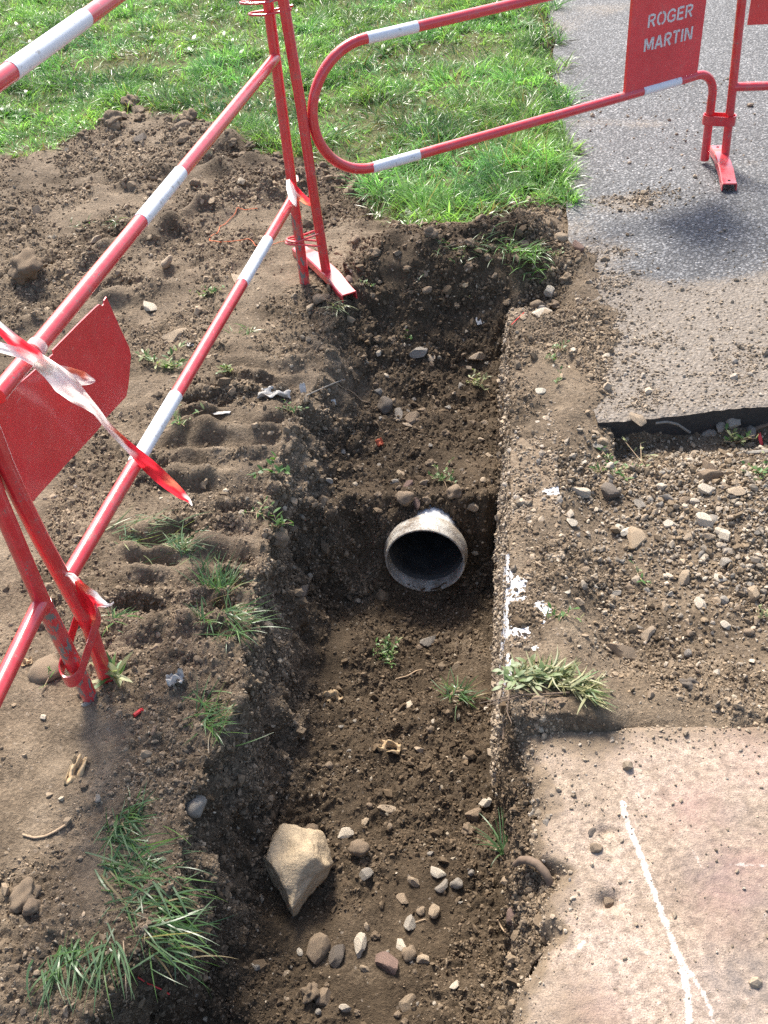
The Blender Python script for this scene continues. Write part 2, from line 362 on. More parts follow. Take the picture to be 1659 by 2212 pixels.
yy = [-9, -5, -3, -2, -1.4, -1.1, -.8, -.5, -.2, .05, .25, .4, .5]
y_ = .5
while y_ < 5.2: y_ += .0042+.0018*(y_-.5); yy.append(y_)
d_ = .02
while y_ < 95: d_ *= 1.25; y_ += d_; yy.append(y_)
Y = np.array(yy)[:, None]; J = len(yy)
XL = xl(Y)+.032*n2(Y, 0*Y+3.1, .13, 5)+.018*n2(Y, 0*Y+1.7, .04, 6)+.05*n2(Y, 0*Y, .35, 7)*sm(1.1, 1.4, Y)*(1-sm(2.3, 2.6, Y))
XL = np.minimum(XL, xr(Y)-.12)
XR = xr(Y)+.006*n2(Y, 0*Y+9.1, .08, 8)
NEAR = 1-sm(1.12, 1.20, Y)
XR = XR+(np.maximum(slab_edge(Y)+.004+.006*n2(Y, 0*Y+9.1, .05, 8), xr(Y))-XR)*NEAR*sm(.2, .5, Y)
RUN = .055+.065*sm(1.45, 1.9, Y)+.04*n2(Y, 0*Y+5.5, .3, 9)
nA, nB, nC, nD, nE, nF, nG = 26, 300, 84, 120, 40, 230, 26
ones = np.ones_like(Y)
tA = np.linspace(0, 1, nA, endpoint=False)[None]; XA = -70+(XL*0-2.3+70)*(1-(1-tA)**3)
tB = np.linspace(0, 1, nB, endpoint=False)[None]; XB = -2.3+(XL+2.3)*(1-(1-tB)**1.35)
tC = np.linspace(0, 1, nC, endpoint=False)[None]; XC = XL+RUN*tC
tD = np.linspace(0, 1, nD, endpoint=False)[None]; WD = .014+.022*(1-sm(2.6, 2.8, Y))+(.85*(XR-xr(Y)).clip(0, .1)-.018)*NEAR; XD = XL+RUN+(XR-WD-XL-RUN)*tD
tE = np.linspace(0, 1, nE, endpoint=False)[None]; XE = XR-WD+WD*tE
tF = np.linspace(0, 1, nF, endpoint=False)[None]; XF = XR+(1.75+ .15*Y.clip(0, 6)-XR)*tF
tG = np.linspace(0, 1, nG)[None]; XG = 1.75+.15*Y.clip(0, 6)+(75-1.75)*tG**3
X = np.concatenate([XA, XB, XC, XD, XE, XF, XG], 1); I_ = X.shape[1]; YG = np.broadcast_to(Y, X.shape).copy()
iC, iD, iE, iF = nA+nB, nA+nB+nC, nA+nB+nC+nD, nA+nB+nC+nD+nE

def bank_left(x, y):
    z = .018*n2(x, y, .45, 21)+.010*n2(x, y, .2, 22)
    lawn = sm(-.06, .08, y-lawn_edge(x)-.09*n2(x, y, .17, 121)-.06*n2(x, y, .06, 130))
    rid = sm(-.42, -.30, x-xl(y)-.0)*(1-sm(-.06, -.0, x-xl(y)))*sm(1.35, 1.6, y)*(1-sm(2.5, 2.75, y))
    ph = y+.045*n2(x, y, .17, 23)+.12*(x-xl(y))+.25*(x-xl(y))*0
    z = z+rid*.0125*(.35+1.3*sm(-.15, .25, n2(x, y, .16, 28)))*(np.sin(2*np.pi*ph/.088)+.8*n2(x, y, .05, 24))
    for (cx, cy, ang, L_, dp) in ((-.85, 3.55, .55, .7, .05), (-1.15, 3.0, .45, .7, .04), (-.45, 3.85, .5, .6, .045), (-1.2, 2.55, .5, .4, .03), (-.75, 4.15, .3, .45, .04)):  # wheel ruts
        ca, sa = math.cos(ang), math.sin(ang); a1 = (x-cx)*ca+(y-cy)*sa; b1 = -(x-cx)*sa+(y-cy)*ca+.05*n2(x, y, .25, 25)
        z = z+dp*np.exp(-(a1/L_)**4)*(-np.exp(-(b1/.05)**2)+.8*np.exp(-((b1+.11)/.06)**2)*(1+1.2*n2(x, y, .09, 26)))
    z = z+.035*gauss(x, y, -.95, 4.74, .36, .16)+.05*gauss(x, y, -.5, 4.35, .25, .12)+.04*gauss(x, y, -.7, 4.5, .2, .1)
    z = z+.04*gauss(x, y, .12, 3.28, .10, .14)
    return z*(1-.75*lawn)+.03*lawn*n2(x, y, .6, 27), lawn
def mound(x, y):
    return (.085*gauss(x, y, .22, 3.05, .27, .20)+.05*gauss(x, y, .55, 3.12, .16, .14)+.02*gauss(x, y, .07, 3.08, .06, .08))*(1+.5*n2(x, y, .1, 31))
def bank_right(x, y):
    v = x-xr(y)
    strip = -.052-.040*np.exp(-((y-2.10)/.08)**2)*sm(.20, .28, v)+.010*n2(x, y, .22, 41)+.042*(1-sm(.10, .24, v))+.045*gauss(x, y, .95, 1.78, .22, .2)+.054*np.exp(-((y-slab_far(x)-.02)/.11)**2)+.016*gauss(x, y, .36, 1.55, .1, .25)
    pathz = -.075+.083*(1-sm(.22, .52, v+.10*n2(x, y, .22, 43)))*(1-.6*sm(3.0, 3.3, y))
    z = strip+(pathz-strip)*sm(STEP_Y-.02, STEP_Y+.04, y+.0*x)
    z = np.where((v < .27) & (y > 1.9), strip+(pathz-strip)*sm(1.9, 2.3, y), z)
    near = -.030-.11*sm(.0, .04, x-slab_edge(y))+.02*n2(x, y, .06, 44)
    z = near+(z-near)*sm(-.055, -.015, y-slab_far(x))
    z = z+(floor_z(y)+.02*n2(x, y, .09, 46)-z)*sm(2.66, 2.86, y)*(1-sm(.06, .24, v))
    far = sm(3.15, 3.45, y)*(1-sm(.12, .26, v))
    lawn = far*sm(-.03, .06, y-lawn_edge(x)-.09*n2(x, y, .17, 121)-.06*n2(x, y, .06, 130))
    return z*(1-far)+far*(.02*n2(x, y, .3, 45)+.012), lawn
ZL, lawnL = bank_left(X, YG)
ZR, lawnR = bank_right(X, YG)
YW = YG+(.05*n2(X, YG, .11, 53)+.02*n2(X, YG, .04, 54))*sm(1.8, 1.95, YG)*(1-sm(2.3, 2.6, YG))+.10*sm(.03, .17, np.abs(X-.105))*gauss(YG*0, YG, 0, 2.03, 1, .14)*(X > .105)*0
FZ = floor_z(YW)
ZF = FZ+.022*n2(X, YG, .16, 51)*np.minimum(1, np.abs(FZ)*8)+.05*np.exp(-np.clip(X-XL-RUN, 0, 9)/.05)*sm(.05, .25, -FZ)
ZF = ZF+.05*gauss(X, YG, -.12, 1.74, .08, .12)+.03*gauss(X, YG, .13, 1.55, .1, .05)+.018*gauss(X, YG, -.02, 1.52, .12, .06)
Z = np.empty_like(X); LAWN = np.zeros_like(X)
Z[:, :iC] = ZL[:, :iC]; LAWN[:, :iC] = lawnL[:, :iC]
tt = np.broadcast_to(tC, (J, nC)); zl0 = bank_left(XL, Y)[0]; zf0 = ZF[:, iD:iD+1]
tw = tt+.10*n2(tt*1.2, Y+tt*0, .4, 52)*np.sin(np.pi*tt)
Z[:, iC:iD] = zl0+(zf0-zl0)*np.clip(tw**1.25*(2.25-1.25*tw.clip(0, 1)), 0, 1)
LAWN[:, iC:iD] = lawnL[:, iC:iD]
Z[:, iD:iE] = ZF[:, iD:iE]; LAWN[:, iD:iE] = np.maximum(lawnL, 0)[:, iD:iE]
zr0 = ZR[:, iF:iF+1]; zf1 = ZF[:, iE-1:iE]
tE2 = np.broadcast_to(tE, (J, nE)); tEn = .80*sm(.0, .42, tE2)+.20*tE2; tE2 = tE2+(tEn-tE2)*NEAR
Z[:, iE:iF] = zf1+(zr0-zf1)*tE2
LAWN[:, iE:iF] = lawnR[:, iF:iF+1]
Z[:, iF:] = ZR[:, iF:]; LAWN[:, iF:] = lawnR[:, iF:]
Z += mound(X, YG)
FADE = sm(-.6, .2, YG)*(1-sm(8, 14, YG))*(1-sm(3, 5, np.abs(X)))
P = np.stack([X, YG, Z], -1)
du = np.gradient(P, axis=1); dv = np.gradient(P, axis=0); NRM = np.cross(du, dv); NRM /= np.linalg.norm(NRM, axis=-1, keepdims=True)+1e-12
amp = FADE*(1-.7*LAWN)
wall = np.zeros_like(X); wall[:, iC-6:iD+4] = 1.
cz = .25*wall
for (u, v, rr, kk) in ((110, 2000, .16, .5), (60, 2180, .14, .6), (390, 1640, .10, .7), (180, 1300, .2, .35), (430, 1480, .12, .5), (60, 1740, .10, -.5), (220, 1650, .10, -.5), (120, 1560, .08, -.4), (480, 950, .14, -.3), (330, 1900, .08, .4)):
    q = at(u, v); cz = cz+kk*gauss(X, YG, q[0], q[1], rr)
cz = cz+.22*(X > XL+RUN)*(X < XR)*(FZ < -.02)+.3*gauss(X, YG, .25, 3.05, .3, .2)
crumbly = sm(-.25, .2, n2(X, YG, .22, 61)+cz)             # between pressed mud and crumbly earth
disp = .030*noise3(P/.17, 60)*wall+.013*noise3(P/.085, 62)*(1+1.1*wall)+.0120*noise3(P/.036, 63)*(.25+.75*crumbly)*(1+.9*wall)
r3 = noise3(P/.017, 64); disp = disp+(.0092*np.abs(r3)*2-.0034)*(.12+.88*crumbly)
r4 = noise3(P/.009, 65); disp = disp+.0058*r4*(.14+.86*crumbly)
rightwall = np.zeros_like(X); rightwall[:, iE:iF+2] = 1; disp = disp*(1-.5*rightwall*(YG > 1.15))
P = P+NRM*(disp*amp)[..., None]
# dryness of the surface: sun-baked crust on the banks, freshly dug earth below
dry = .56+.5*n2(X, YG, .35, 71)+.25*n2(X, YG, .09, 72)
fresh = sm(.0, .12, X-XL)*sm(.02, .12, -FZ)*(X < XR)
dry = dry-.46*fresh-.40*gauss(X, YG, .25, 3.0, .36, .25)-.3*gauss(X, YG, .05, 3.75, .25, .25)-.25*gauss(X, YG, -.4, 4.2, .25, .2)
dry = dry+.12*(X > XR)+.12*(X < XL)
# cut away what the pipe displaces
PIPE_C = at(918, 1213, -.305); PIPE_D = np.array([.157, 1., -.085]); PIPE_D /= np.linalg.norm(PIPE_D); PIPE_R = .112
idx = np.arange(J*I_).reshape(J, I_)
F = np.stack([idx[:-1, :-1], idx[:-1, 1:], idx[1:, 1:], idx[1:, :-1]], -1).reshape(-1, 4)
PV = P.reshape(-1, 3); FC = PV[F].mean(1)
rel = FC-PIPE_C; al = rel@PIPE_D; rad = np.linalg.norm(rel-al[:, None]*PIPE_D, axis=1)
keep = ~((al > -.012) & (al < 1.0) & (rad < .104)); F = F[keep]; FC = FC[keep]
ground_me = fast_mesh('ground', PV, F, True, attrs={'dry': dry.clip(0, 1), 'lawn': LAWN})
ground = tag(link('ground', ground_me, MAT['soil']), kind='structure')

# ------------------------------------------------------------------ asphalt path
ay = [STEP_Y]
s_ = .012
while ay[-1] < 80:
    ay.append(ay[-1]+s_)
    if ay[-1] > 5.5: s_ *= 1.3
AY = np.array(ay)[:, None]
asx = np.concatenate([np.linspace(0, 1.6, 120), 1.6+np.cumsum(.02*1.35**np.arange(22))])[None]
AX = np.maximum(path_left(AY)+.03*n2(AY, 0*AY, .25, 81), .585*(AY < 2.2))+asx
AYG = np.broadcast_to(AY, AX.shape).copy()
edge = np.clip(1-(AYG-STEP_Y)/.05, 0, 1)
AYG = AYG+edge*(.012*n2(AX, 0*AX, .14, 82)+.004*n2(AX, 0*AX, .03, 83))+edge*.0
AZ = .004*n2(AX, AYG, .5, 84)*(np.abs(AX) < 4)-.004*np.clip(1-(AYG-STEP_Y)/.012, 0, 1)**2+.0014*noise3(np.stack([AX/.02, AYG/.02, 0*AX], -1), 85)*(AYG < 5)
dust = 1.05*(1-sm(2.65, 3.05, AYG+.3*n2(AX, AYG, .4, 86)+.15*(AX-xr(AYG)-.75)))-.12+.85*(1-sm(.2, .5, AX-xr(AYG)))*(1-.65*sm(3., 3.5, AYG))
for (u, v, r, k) in ((1380, 440, .13, .75), (1345, 425, .1, .5), (1330, 265, .14, .5), (1420, 268, .12, .5), (1290, 18, .25, .45), (1620, 352, .12, .5), (1240, 390, .14, .35)):
    q = at(u, v); dust = dust+k*gauss(AX, AYG, q[0], q[1], r, r*.55)
dust = dust+.35*n2(AX, AYG, .6, 88)+.25*n2(AX, AYG, .15, 89)
AP = np.stack([AX, AYG, AZ], -1)
skirt = AP[0:1].copy(); skirt[..., 2] = -.11; skirt[..., 1] += .012
side = None
AP = np.concatenate([skirt, AP], 0); dust = np.concatenate([dust[:1]*0-1, dust], 0); dust[1] = .0+dust[1]*.8
lside = AP[:, :1].copy(); lside[..., 2] = -.075; lside[..., 0] += .01
AP = np.concatenate([lside, AP], 1); dust = np.concatenate([dust[:, :1], dust], 1)
ji = np.arange(AP.shape[0]*AP.shape[1]).reshape(AP.shape[:2])
AF = np.stack([ji[:-1, :-1], ji[:-1, 1:], ji[1:, 1:], ji[1:, :-1]], -1).reshape(-1, 4)
path = tag(link('path', fast_mesh('path', AP, AF, True, attrs={'dust': dust}), MAT['asphalt']), kind='structure')
path.data.set_sharp_from_angle(angle=math.radians(50))
path.data.materials.append(MAT['edge_dark']); mi_ = np.zeros(len(path.data.polygons), np.int32); mi_[:AP.shape[1]-1] = 1; path.data.polygons.foreach_set('material_index', mi_)  # near step face gets a darker colour than the path top

# ------------------------------------------------------------------ concrete slab with sprayed marks
sy = np.concatenate([[-1.6, -1, -.5, 0, .3, .45], np.linspace(.52, 1.20, 190)])[:, None]
sx = np.concatenate([np.linspace(0, .06, 26), .06+np.linspace(.004, .62, 130), .68+np.array([.05, .15, .3, .6, 1.0, 1.5])])[None]
sel = np.interp(sy[:, 0], SE[:, 1], SE[:, 0])[:, None]
SX = sel+.010*n2(sy, 0*sy, .03, 91)+.018*n2(sy, 0*sy, .09, 92)*(sy > .3)+sx
SYG = sy+0*SX; SYG = SYG-(.117*(SX-.217)).clip(0, .2)*sm(.6, 1.2, SYG)
tf = np.clip((1.2-sy)/.03, 0, 1)
SYG = SYG+(1-tf)*.008*n2(SX, 0*SX, .05, 93)
SZ = .003+.003*n2(SX, SYG, .12, 94)+.0016*noise3(np.stack([SX/.012, SYG/.012, 0*SX], -1), 95)
el = np.clip(sx/(.022+.02*(n2(SX, SYG, .07, 96)+.4)), 0, 1); SZ = SZ-.030*(1-el)**2
SZ = SZ-.016*(1-tf)**2
SZ = SZ-.02*gauss(SX, SYG, *at(1315, 1945)[:2], .018, .014)-.012*gauss(SX, SYG, *at(1090+215, 1795)[:2], .01)
paint = np.zeros_like(SX)
def stroke(pts, wd, k=1.):
    global paint
    pts = [at(*p)[:2] for p in pts]; wd = wd*1.35; k = k*.88
    for (x0, y0), (x1, y1) in zip(pts[:-1], pts[1:]):
        dx, dy = x1-x0, y1-y0; L2 = dx*dx+dy*dy
        t_ = np.clip(((SX-x0)*dx+(SYG-y0)*dy)/L2, 0, 1); dd = np.hypot(SX-x0-t_*dx, SYG-y0-t_*dy)
        paint = np.maximum(paint, k*(1-sm(wd*.45, wd*1.5, dd)))
stroke([(1345, 1738), (1350, 1765), (1372, 1820), (1395, 1880), (1420, 1950), (1440, 2005), (1456, 2050), (1475, 2100), (1485, 2150), (1490, 2230)], .0052)
stroke([(1456, 2050), (1490, 2105), (1515, 2140), (1535, 2180), (1545, 2230)], .0042, .85)
stroke([(1445, 2055), (1430, 2075), (1422, 2130), (1420, 2230)], .0035, .55)
stroke([(1380, 1800), (1362, 1790), (1360, 1820)], .004, .5); stroke([(1495, 1840), (1514, 1872)], .003, .7)
stroke([(1580, 1870), (1620, 1868), (1655, 1872)], .004, .75); stroke([(1640, 1910), (1650, 1915)], .004, .6)
stroke([(1500, 1660), (1570, 1650), (1659, 1625), (1720, 1610)], .009, .42); stroke([(1530, 1670), (1510, 1700)], .006, .45)
stroke([(1368, 1740), (1372, 1700)], .005, .3); stroke([(1230, 1700), (1240, 1720)], .005, .3); stroke([(1250, 2050), (1265, 2030)], .004, .75)
stroke([(1235, 2190), (1245, 2150)], .005, .35); stroke([(1630, 1980), (1680, 1990)], .008, .5); stroke([(1600, 2040), (1650, 2100)], .01, .4)
dirt = .95*(1-sm(.0, .05, sx+.03*n2(SX, SYG, .06, 97)))+.8*np.clip(1-(1.2-SYG-.11*(SX-.217))/.09, 0, 1)+.55*gauss(SX, SYG, *at(1330, 1640)[:2], .12, .06)+.28+.5*n2(SX, SYG, .13, 98)-.35*sm(.1, .25, sx)
grey = .9*gauss(SX, SYG, *at(1590, 2110)[:2], .06, .05)+.7*gauss(SX, SYG, *at(1530, 1880)[:2], .05, .04)+.6*gauss(SX, SYG, *at(1640, 1960)[:2], .04, .05)+.5*gauss(SX, SYG, *at(1600, 1760)[:2], .05)+.5*gauss(SX, SYG, *at(1620, 2190)[:2], .06)
pink = .8*gauss(SX, SYG, *at(1490, 1750)[:2], .06, .05)+.7*gauss(SX, SYG, *at(1640, 1860)[:2], .08, .05)+.6*gauss(SX, SYG, *at(1560, 1960)[:2], .07)+.4*gauss(SX, SYG, *at(1300, 2190)[:2], .06, .05)+.35*gauss(SX, SYG, *at(1650, 1640)[:2], .1)
SP = np.stack([SX, SYG, SZ], -1)
def skirted(P_, arrs, depth):
    lo = P_[:, :1].copy(); lo[..., 2] -= depth; lo[..., 0] -= .006
    P_ = np.concatenate([lo, P_], 1); arrs = [np.concatenate([a_[:, :1], a_], 1) for a_ in arrs]
    hi = P_[-1:].copy(); hi[..., 2] -= depth; hi[..., 1] += .004
    P_ = np.concatenate([P_, hi], 0); arrs = [np.concatenate([a_, a_[-1:]], 0) for a_ in arrs]
    return P_, arrs
SP, (paint, dirt, grey, pink) = skirted(SP, [paint, dirt+0*SX, grey, pink], .12)
ji = np.arange(SP.shape[0]*SP.shape[1]).reshape(SP.shape[:2])
SF = np.stack([ji[:-1, :-1], ji[:-1, 1:], ji[1:, 1:], ji[1:, :-1]], -1).reshape(-1, 4)
slab = tag(link('pavement', fast_mesh('pavement', SP, SF, True, attrs=dict(paint=paint, dirt=dirt, grey=grey, pink=pink)), MAT['slab']), kind='structure')

# ------------------------------------------------------------------ kerb along the right edge of the trench
ky = np.linspace(1.165, 2.80, 340)[:, None]
prof = [(-.042, -.34)]+[(-.040+.030*t_**1.3, -.34+.325*t_) for t_ in np.linspace(.02, .97, 50)]+[(-.010+.008*math.sin(a_), -.020+.014*(1-math.cos(a_))) for a_ in np.linspace(0, 1.5, 6)]+[(v_, -.004+.001*math.sin(v_*60)) for v_ in np.linspace(.0, .115, 22)]+[(.118, -.06)]
KV = np.array(prof); KX = xr(ky)+.05*(1-sm(1.165, 1.30, ky))+KV[None, :, 0]+.003*n2(ky, 0*ky, .2, 101); KZ = np.broadcast_to(KV[None, :, 1], KX.shape).copy(); KY = ky+0*KX
KP = np.stack([KX, KY, KZ], -1)
d1 = .0045*noise3(KP/np.array([.05, .05, .09]), 102)+.0034*noise3(KP/np.array([.014, .014, .04]), 103)+.002*noise3(KP/.007, 104)
KP[..., 0] -= d1; KP[..., 2] += d1*(KV[None, :, 0] > -.01)*1.1-.02*sm(2.55, 2.78, KY)-.05*(1-sm(1.165, 1.25, KY))
kw = np.zeros_like(KX)
for (u, v, r1, r2, k) in ((1118, 1215, .014, .05, .8), (1112, 1260, .012, .05, .6), (1130, 1320, .03, .035, 1.), (1150, 1355, .028, .02, .7), (1130, 1425, .03, .03, 1.), (1215, 1055, .03, .014, .7), (1260, 1065, .02, .02, .5)):
    q = at(u, v); kw = kw+1.35*k*gauss(KX, KY, q[0], q[1], r1*1.9, r2*1.15)*(KZ > -.16)
ji = np.arange(KP.shape[0]*KP.shape[1]).reshape(KP.shape[:2])
KF = np.stack([ji[:-1, :-1], ji[1:, :-1], ji[1:, 1:], ji[:-1, 1:]], -1).reshape(-1, 4)
kerb = tag(link('kerb', fast_mesh('kerb', KP, KF, True, attrs={'white': kw}), MAT['kerb']), kind='structure')

# ------------------------------------------------------------------ drain pipe
pr = root('drain_pipe', PIPE_C, 'grey plastic drain pipe with open socket end at the bottom of the trench', 'pipe')
pd = Vector(PIPE_D); pu = Vector((1, 0, 0)); pu = (pu-pd*pu.dot(pd)).normalized(); pv = pd.cross(pu)
def lathe(prof_, n=64):
    V, Fc = [], []
    for (r_, l_) in prof_:
        for k in range(n):
            a_ = 2*math.pi*k/n; V.append(pd*l_+pu*(r_*math.cos(a_))+pv*(r_*math.sin(a_)))
    for i in range(len(prof_)-1):
        for k in range(n): Fc.append((i*n+k, i*n+(k+1) % n, (i+1)*n+(k+1) % n, (i+1)*n+k))
    b_ = MB(); b_.add(V, Fc); return b_
lathe([(.1035, .05), (.1035, .002), (.1045, 0), (.108, 0), (.1095, .002), (.1095, .016), (.1125, .022), (.1150, .030), (.1150, .046), (.1125, .054), (.106, .060), (.103, .075)]).build('socket', MAT['pipe'], pr)
lathe([(.100, .058), (.100, .9)]).build('pipe_body', MAT['pipe_body'], pr)
lathe([(.1035, .045), (.0965, .052), (.0955, .06), (.0955, .9), (.0, .9)]).build('pipe_inside_dark', MAT['pipe_in'], pr)  # inner wall and end coloured much darker than the outside

# ------------------------------------------------------------------ where things rest
bpy.context.view_layer.update()
DG = bpy.context.evaluated_depsgraph_get()
def hit(u, v):                                         # what stands at (u, v) seen from the path
    d = Vector(ray(u, v)).normalized()
    ok, loc, nor, fi, ob, mt = S.ray_cast(DG, Vector(EYE), d)
    return np.array(loc), np.array(nor), (np.array(loc)-EYE)@B[:, 2]
def drop(x, y):
    ok, loc, nor, fi, ob, mt = S.ray_cast(DG, Vector((x, y, 1.)), Vector((0, 0, -1)))
    return np.array(loc), np.array(nor)
def dropped(x, y):
    return drop(x, y)[0][2]

# ------------------------------------------------------------------ crumbs of earth and small gravel (nobody could count them)
PH_ = (1+5**.5)/2
ICO = np.array([(-1, PH_, 0), (1, PH_, 0), (-1, -PH_, 0), (1, -PH_, 0), (0, -1, PH_), (0, 1, PH_), (0, -1, -PH_), (0, 1, -PH_), (PH_, 0, -1), (PH_, 0, 1), (-PH_, 0, -1), (-PH_, 0, 1)])/math.sqrt(1+PH_*PH_)
ICF = np.array([(0,11,5),(0,5,1),(0,1,7),(0,7,10),(0,10,11),(1,5,9),(5,11,4),(11,10,2),(10,7,6),(7,1,8),(3,9,4),(3,4,2),(3,2,6),(3,6,8),(3,8,9),(4,9,5),(2,4,11),(6,2,10),(8,6,7),(9,8,1)])
def rand_rot(n):
    q = rng.normal(size=(n, 4)); q /= np.linalg.norm(q, axis=1, keepdims=True); a_, b_, c_, d_ = q.T
    return np.stack([np.stack([a_*a_+b_*b_-c_*c_-d_*d_, 2*(b_*c_-a_*d_), 2*(b_*d_+a_*c_)], -1),
                     np.stack([2*(b_*c_+a_*d_), a_*a_-b_*b_+c_*c_-d_*d_, 2*(c_*d_-a_*b_)], -1),
                     np.stack([2*(b_*d_-a_*c_), 2*(c_*d_+a_*b_), a_*a_-b_*b_-c_*c_+d_*d_], -1)], 1)
def grains(name, pos, r, col, mat, flat=.75, jag=.3, label=None):
    n = len(pos)
    V = ICO[None]*(1+jag*(rng.random((n, 12, 1))*2-1))*np.stack([np.ones(n), .65+.35*rng.random(n), flat*(.6+.4*rng.random(n))], -1)[:, None, :]
    R = rand_rot(n); V = np.einsum('nij,nkj->nki', R, V)*r[:, None, None]+pos[:, None]
    Fc = (ICF[None]+(np.arange(n)*12)[:, None, None]).reshape(-1, 3)
    return link(name, fast_mesh(name, V.reshape(-1, 3), Fc, False, cols=np.repeat(col, 12, 0)), mat)
def sample(PV_, F_, dens, n):
    A_, B_, C_, D_ = (PV_[F_[:, k]] for k in range(4))
    cr = np.cross(C_-A_, D_-B_); ar = np.linalg.norm(cr, axis=1)*.5; nr = cr/(np.linalg.norm(cr, axis=1, keepdims=True)+1e-12)
    c = (A_+B_+C_+D_)/4; u, v, dp = proj(c)
    ok = (dp > .2) & (u > -150) & (u < 1810) & (v > -80) & (v < 2330)
    wgt = ar*dens(c, nr)*ok; wgt = wgt.clip(0); p_ = np.cumsum(wgt); k = np.searchsorted(p_, rng.random(n)*p_[-1]).clip(0, len(F_)-1)
    a_, b_ = rng.random((2, n, 1)); pos = (A_[k]*(1-a_)+B_[k]*a_)*(1-b_)+(D_[k]*(1-a_)+C_[k]*a_)*b_
    return pos, nr[k], dp[k], k
lawnF = LAWN.reshape(-1)[F].mean(1); dryF = dry.reshape(-1)[F].mean(1); crF = crumbly.reshape(-1)[F].mean(1)
def d_ground(c, nr):
    v = c[:, 0]-xr(c[:, 1])
    d = (.10+1.5*crF)*(1-lawnF).clip(0, 1)
    d = d*(.55+1.1*sm(-.1, .5, n2(c[:, 0], c[:, 1], .07, 110)+.5*n2(c[:, 0], c[:, 1], .3, 111)))
    d = d*np.where((v > 0), np.where(v < .35, 2.4, 1.6), 1.)*np.where(nr[:, 2] < .5, 1.25, 1.)
    return d*(.45+1.6/(.6+(c[:, 1]-.2).clip(0, 9)))
pos, nr, dp, k = sample(PV, F, d_ground, 290000)
r = (.0007+.00064*dp)*np.exp(rng.normal(0, .55, len(pos)))
big = rng.random(len(pos)) < .008; r[big] *= 2.1
pos = pos+nr*(r*.12)[:, None]
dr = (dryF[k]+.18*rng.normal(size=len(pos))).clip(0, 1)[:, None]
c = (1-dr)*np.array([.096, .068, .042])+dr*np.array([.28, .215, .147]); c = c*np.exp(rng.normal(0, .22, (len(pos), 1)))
st = rng.random(len(pos)) < .035; c[st] = np.array([.30, .25, .185])*np.exp(rng.normal(0, .25, (st.sum(), 1)))
tag(grains('soil_crumbs', pos, r, c, MAT['crumb'], .7, .42), kind='stuff')
# earth scattered over the asphalt edge, the kerb and the slab
def d_path(c, nr):
    up_ = np.abs(nr[:, 2]) > .6
    du_ = (1-sm(.2, .5, c[:, 0]-xr(c[:, 1])))*(1-sm(2.9, 3.2, c[:, 1]))+.35*(1-sm(2.3, 2.95, c[:, 1]))+.012
    q = at(1395, 430); du_ = du_+1.2*gauss(c[:, 0], c[:, 1], q[0], q[1], .12, .06)
    du_ = du_*up_*sm(2.13, 2.2, c[:, 1])
    return du_*(.3+sm(-.1, .4, n2(c[:, 0], c[:, 1], .09, 112)))*np.where(c[:, 1] > 4.6, 0, 1)
p1, n1, dp1, _ = sample(AP.reshape(-1, 3), AF, d_path, 7500)
def d_kerb(c, nr): return (.25+sm(-.2, .3, n2(c[:, 0], c[:, 1], .06, 113)))*np.where(nr[:, 2] > .5, 1.6, .22)*(1-.85*kw.reshape(-1)[KF].mean(1).clip(0, 1))
p2, n2_, dp2, _ = sample(KP.reshape(-1, 3), KF, d_kerb, 20000)
def d_slab(c, nr): return .06+1.1*np.clip(1-(slab_far(c[:, 0])-c[:, 1])/.11, 0, 1)**1.5+.9*(1-sm(.0, .07, c[:, 0]-np.interp(c[:, 1], SE[:, 1], SE[:, 0])))+.25*gauss(c[:, 0], c[:, 1], .32, 1.05, .1)
p3, n3_, dp3, _ = sample(SP.reshape(-1, 3), SF, d_slab, 4200)
pos = np.concatenate([p1, p2, p3]); nn = np.concatenate([n1, n2_, n3_]); dp = np.concatenate([dp1, dp2, dp3])
nn = nn*np.sign(nn[:, 2:3]+1e-9)
r = (.0009+.0007*dp)*np.exp(rng.normal(0, .5, len(pos)))*np.concatenate([np.full(len(p1), .85), np.full(len(p2), 1.0), np.full(len(p3), .85)])
c = np.array([.27, .215, .155])*np.exp(rng.normal(0, .22, (len(pos), 1))); st = rng.random(len(pos)) < .08; c[st] = (.36, .31, .25)
tag(grains('soil_crumbs', pos+nn*(r*.3)[:, None], r, c, MAT['crumb']), kind='stuff')
# chippings in the dug out strip
def d_strip(c, nr):
    v = c[:, 0]-xr(c[:, 1]); ins = (v > .12) & (c[:, 1] > slab_far(c[:, 0])+.02) & (c[:, 1] < STEP_Y)
    return ins*(.06+2.2*gauss(c[:, 0], c[:, 1], .92, 1.75, .30, .28)+.9*gauss(c[:, 0], c[:, 1], .7, 1.95, .3, .12)+.35*sm(-.1, .4, n2(c[:, 0], c[:, 1], .13, 114))*sm(.25, .6, v))
pos, nr, dp, k = sample(PV, F, d_strip, 9500)
r = .0035*np.exp(rng.normal(0, .45, len(pos))); pos = pos+nr*(r*.45)[:, None]
c = np.array([.29, .24, .18])*np.exp(rng.normal(0, .25, (len(pos), 1))); c[rng.random(len(pos)) < .4] *= np.array([.62, .55, .46])
tag(grains('gravel', pos, r, c, MAT['gravel'], .7, .42), kind='stuff')

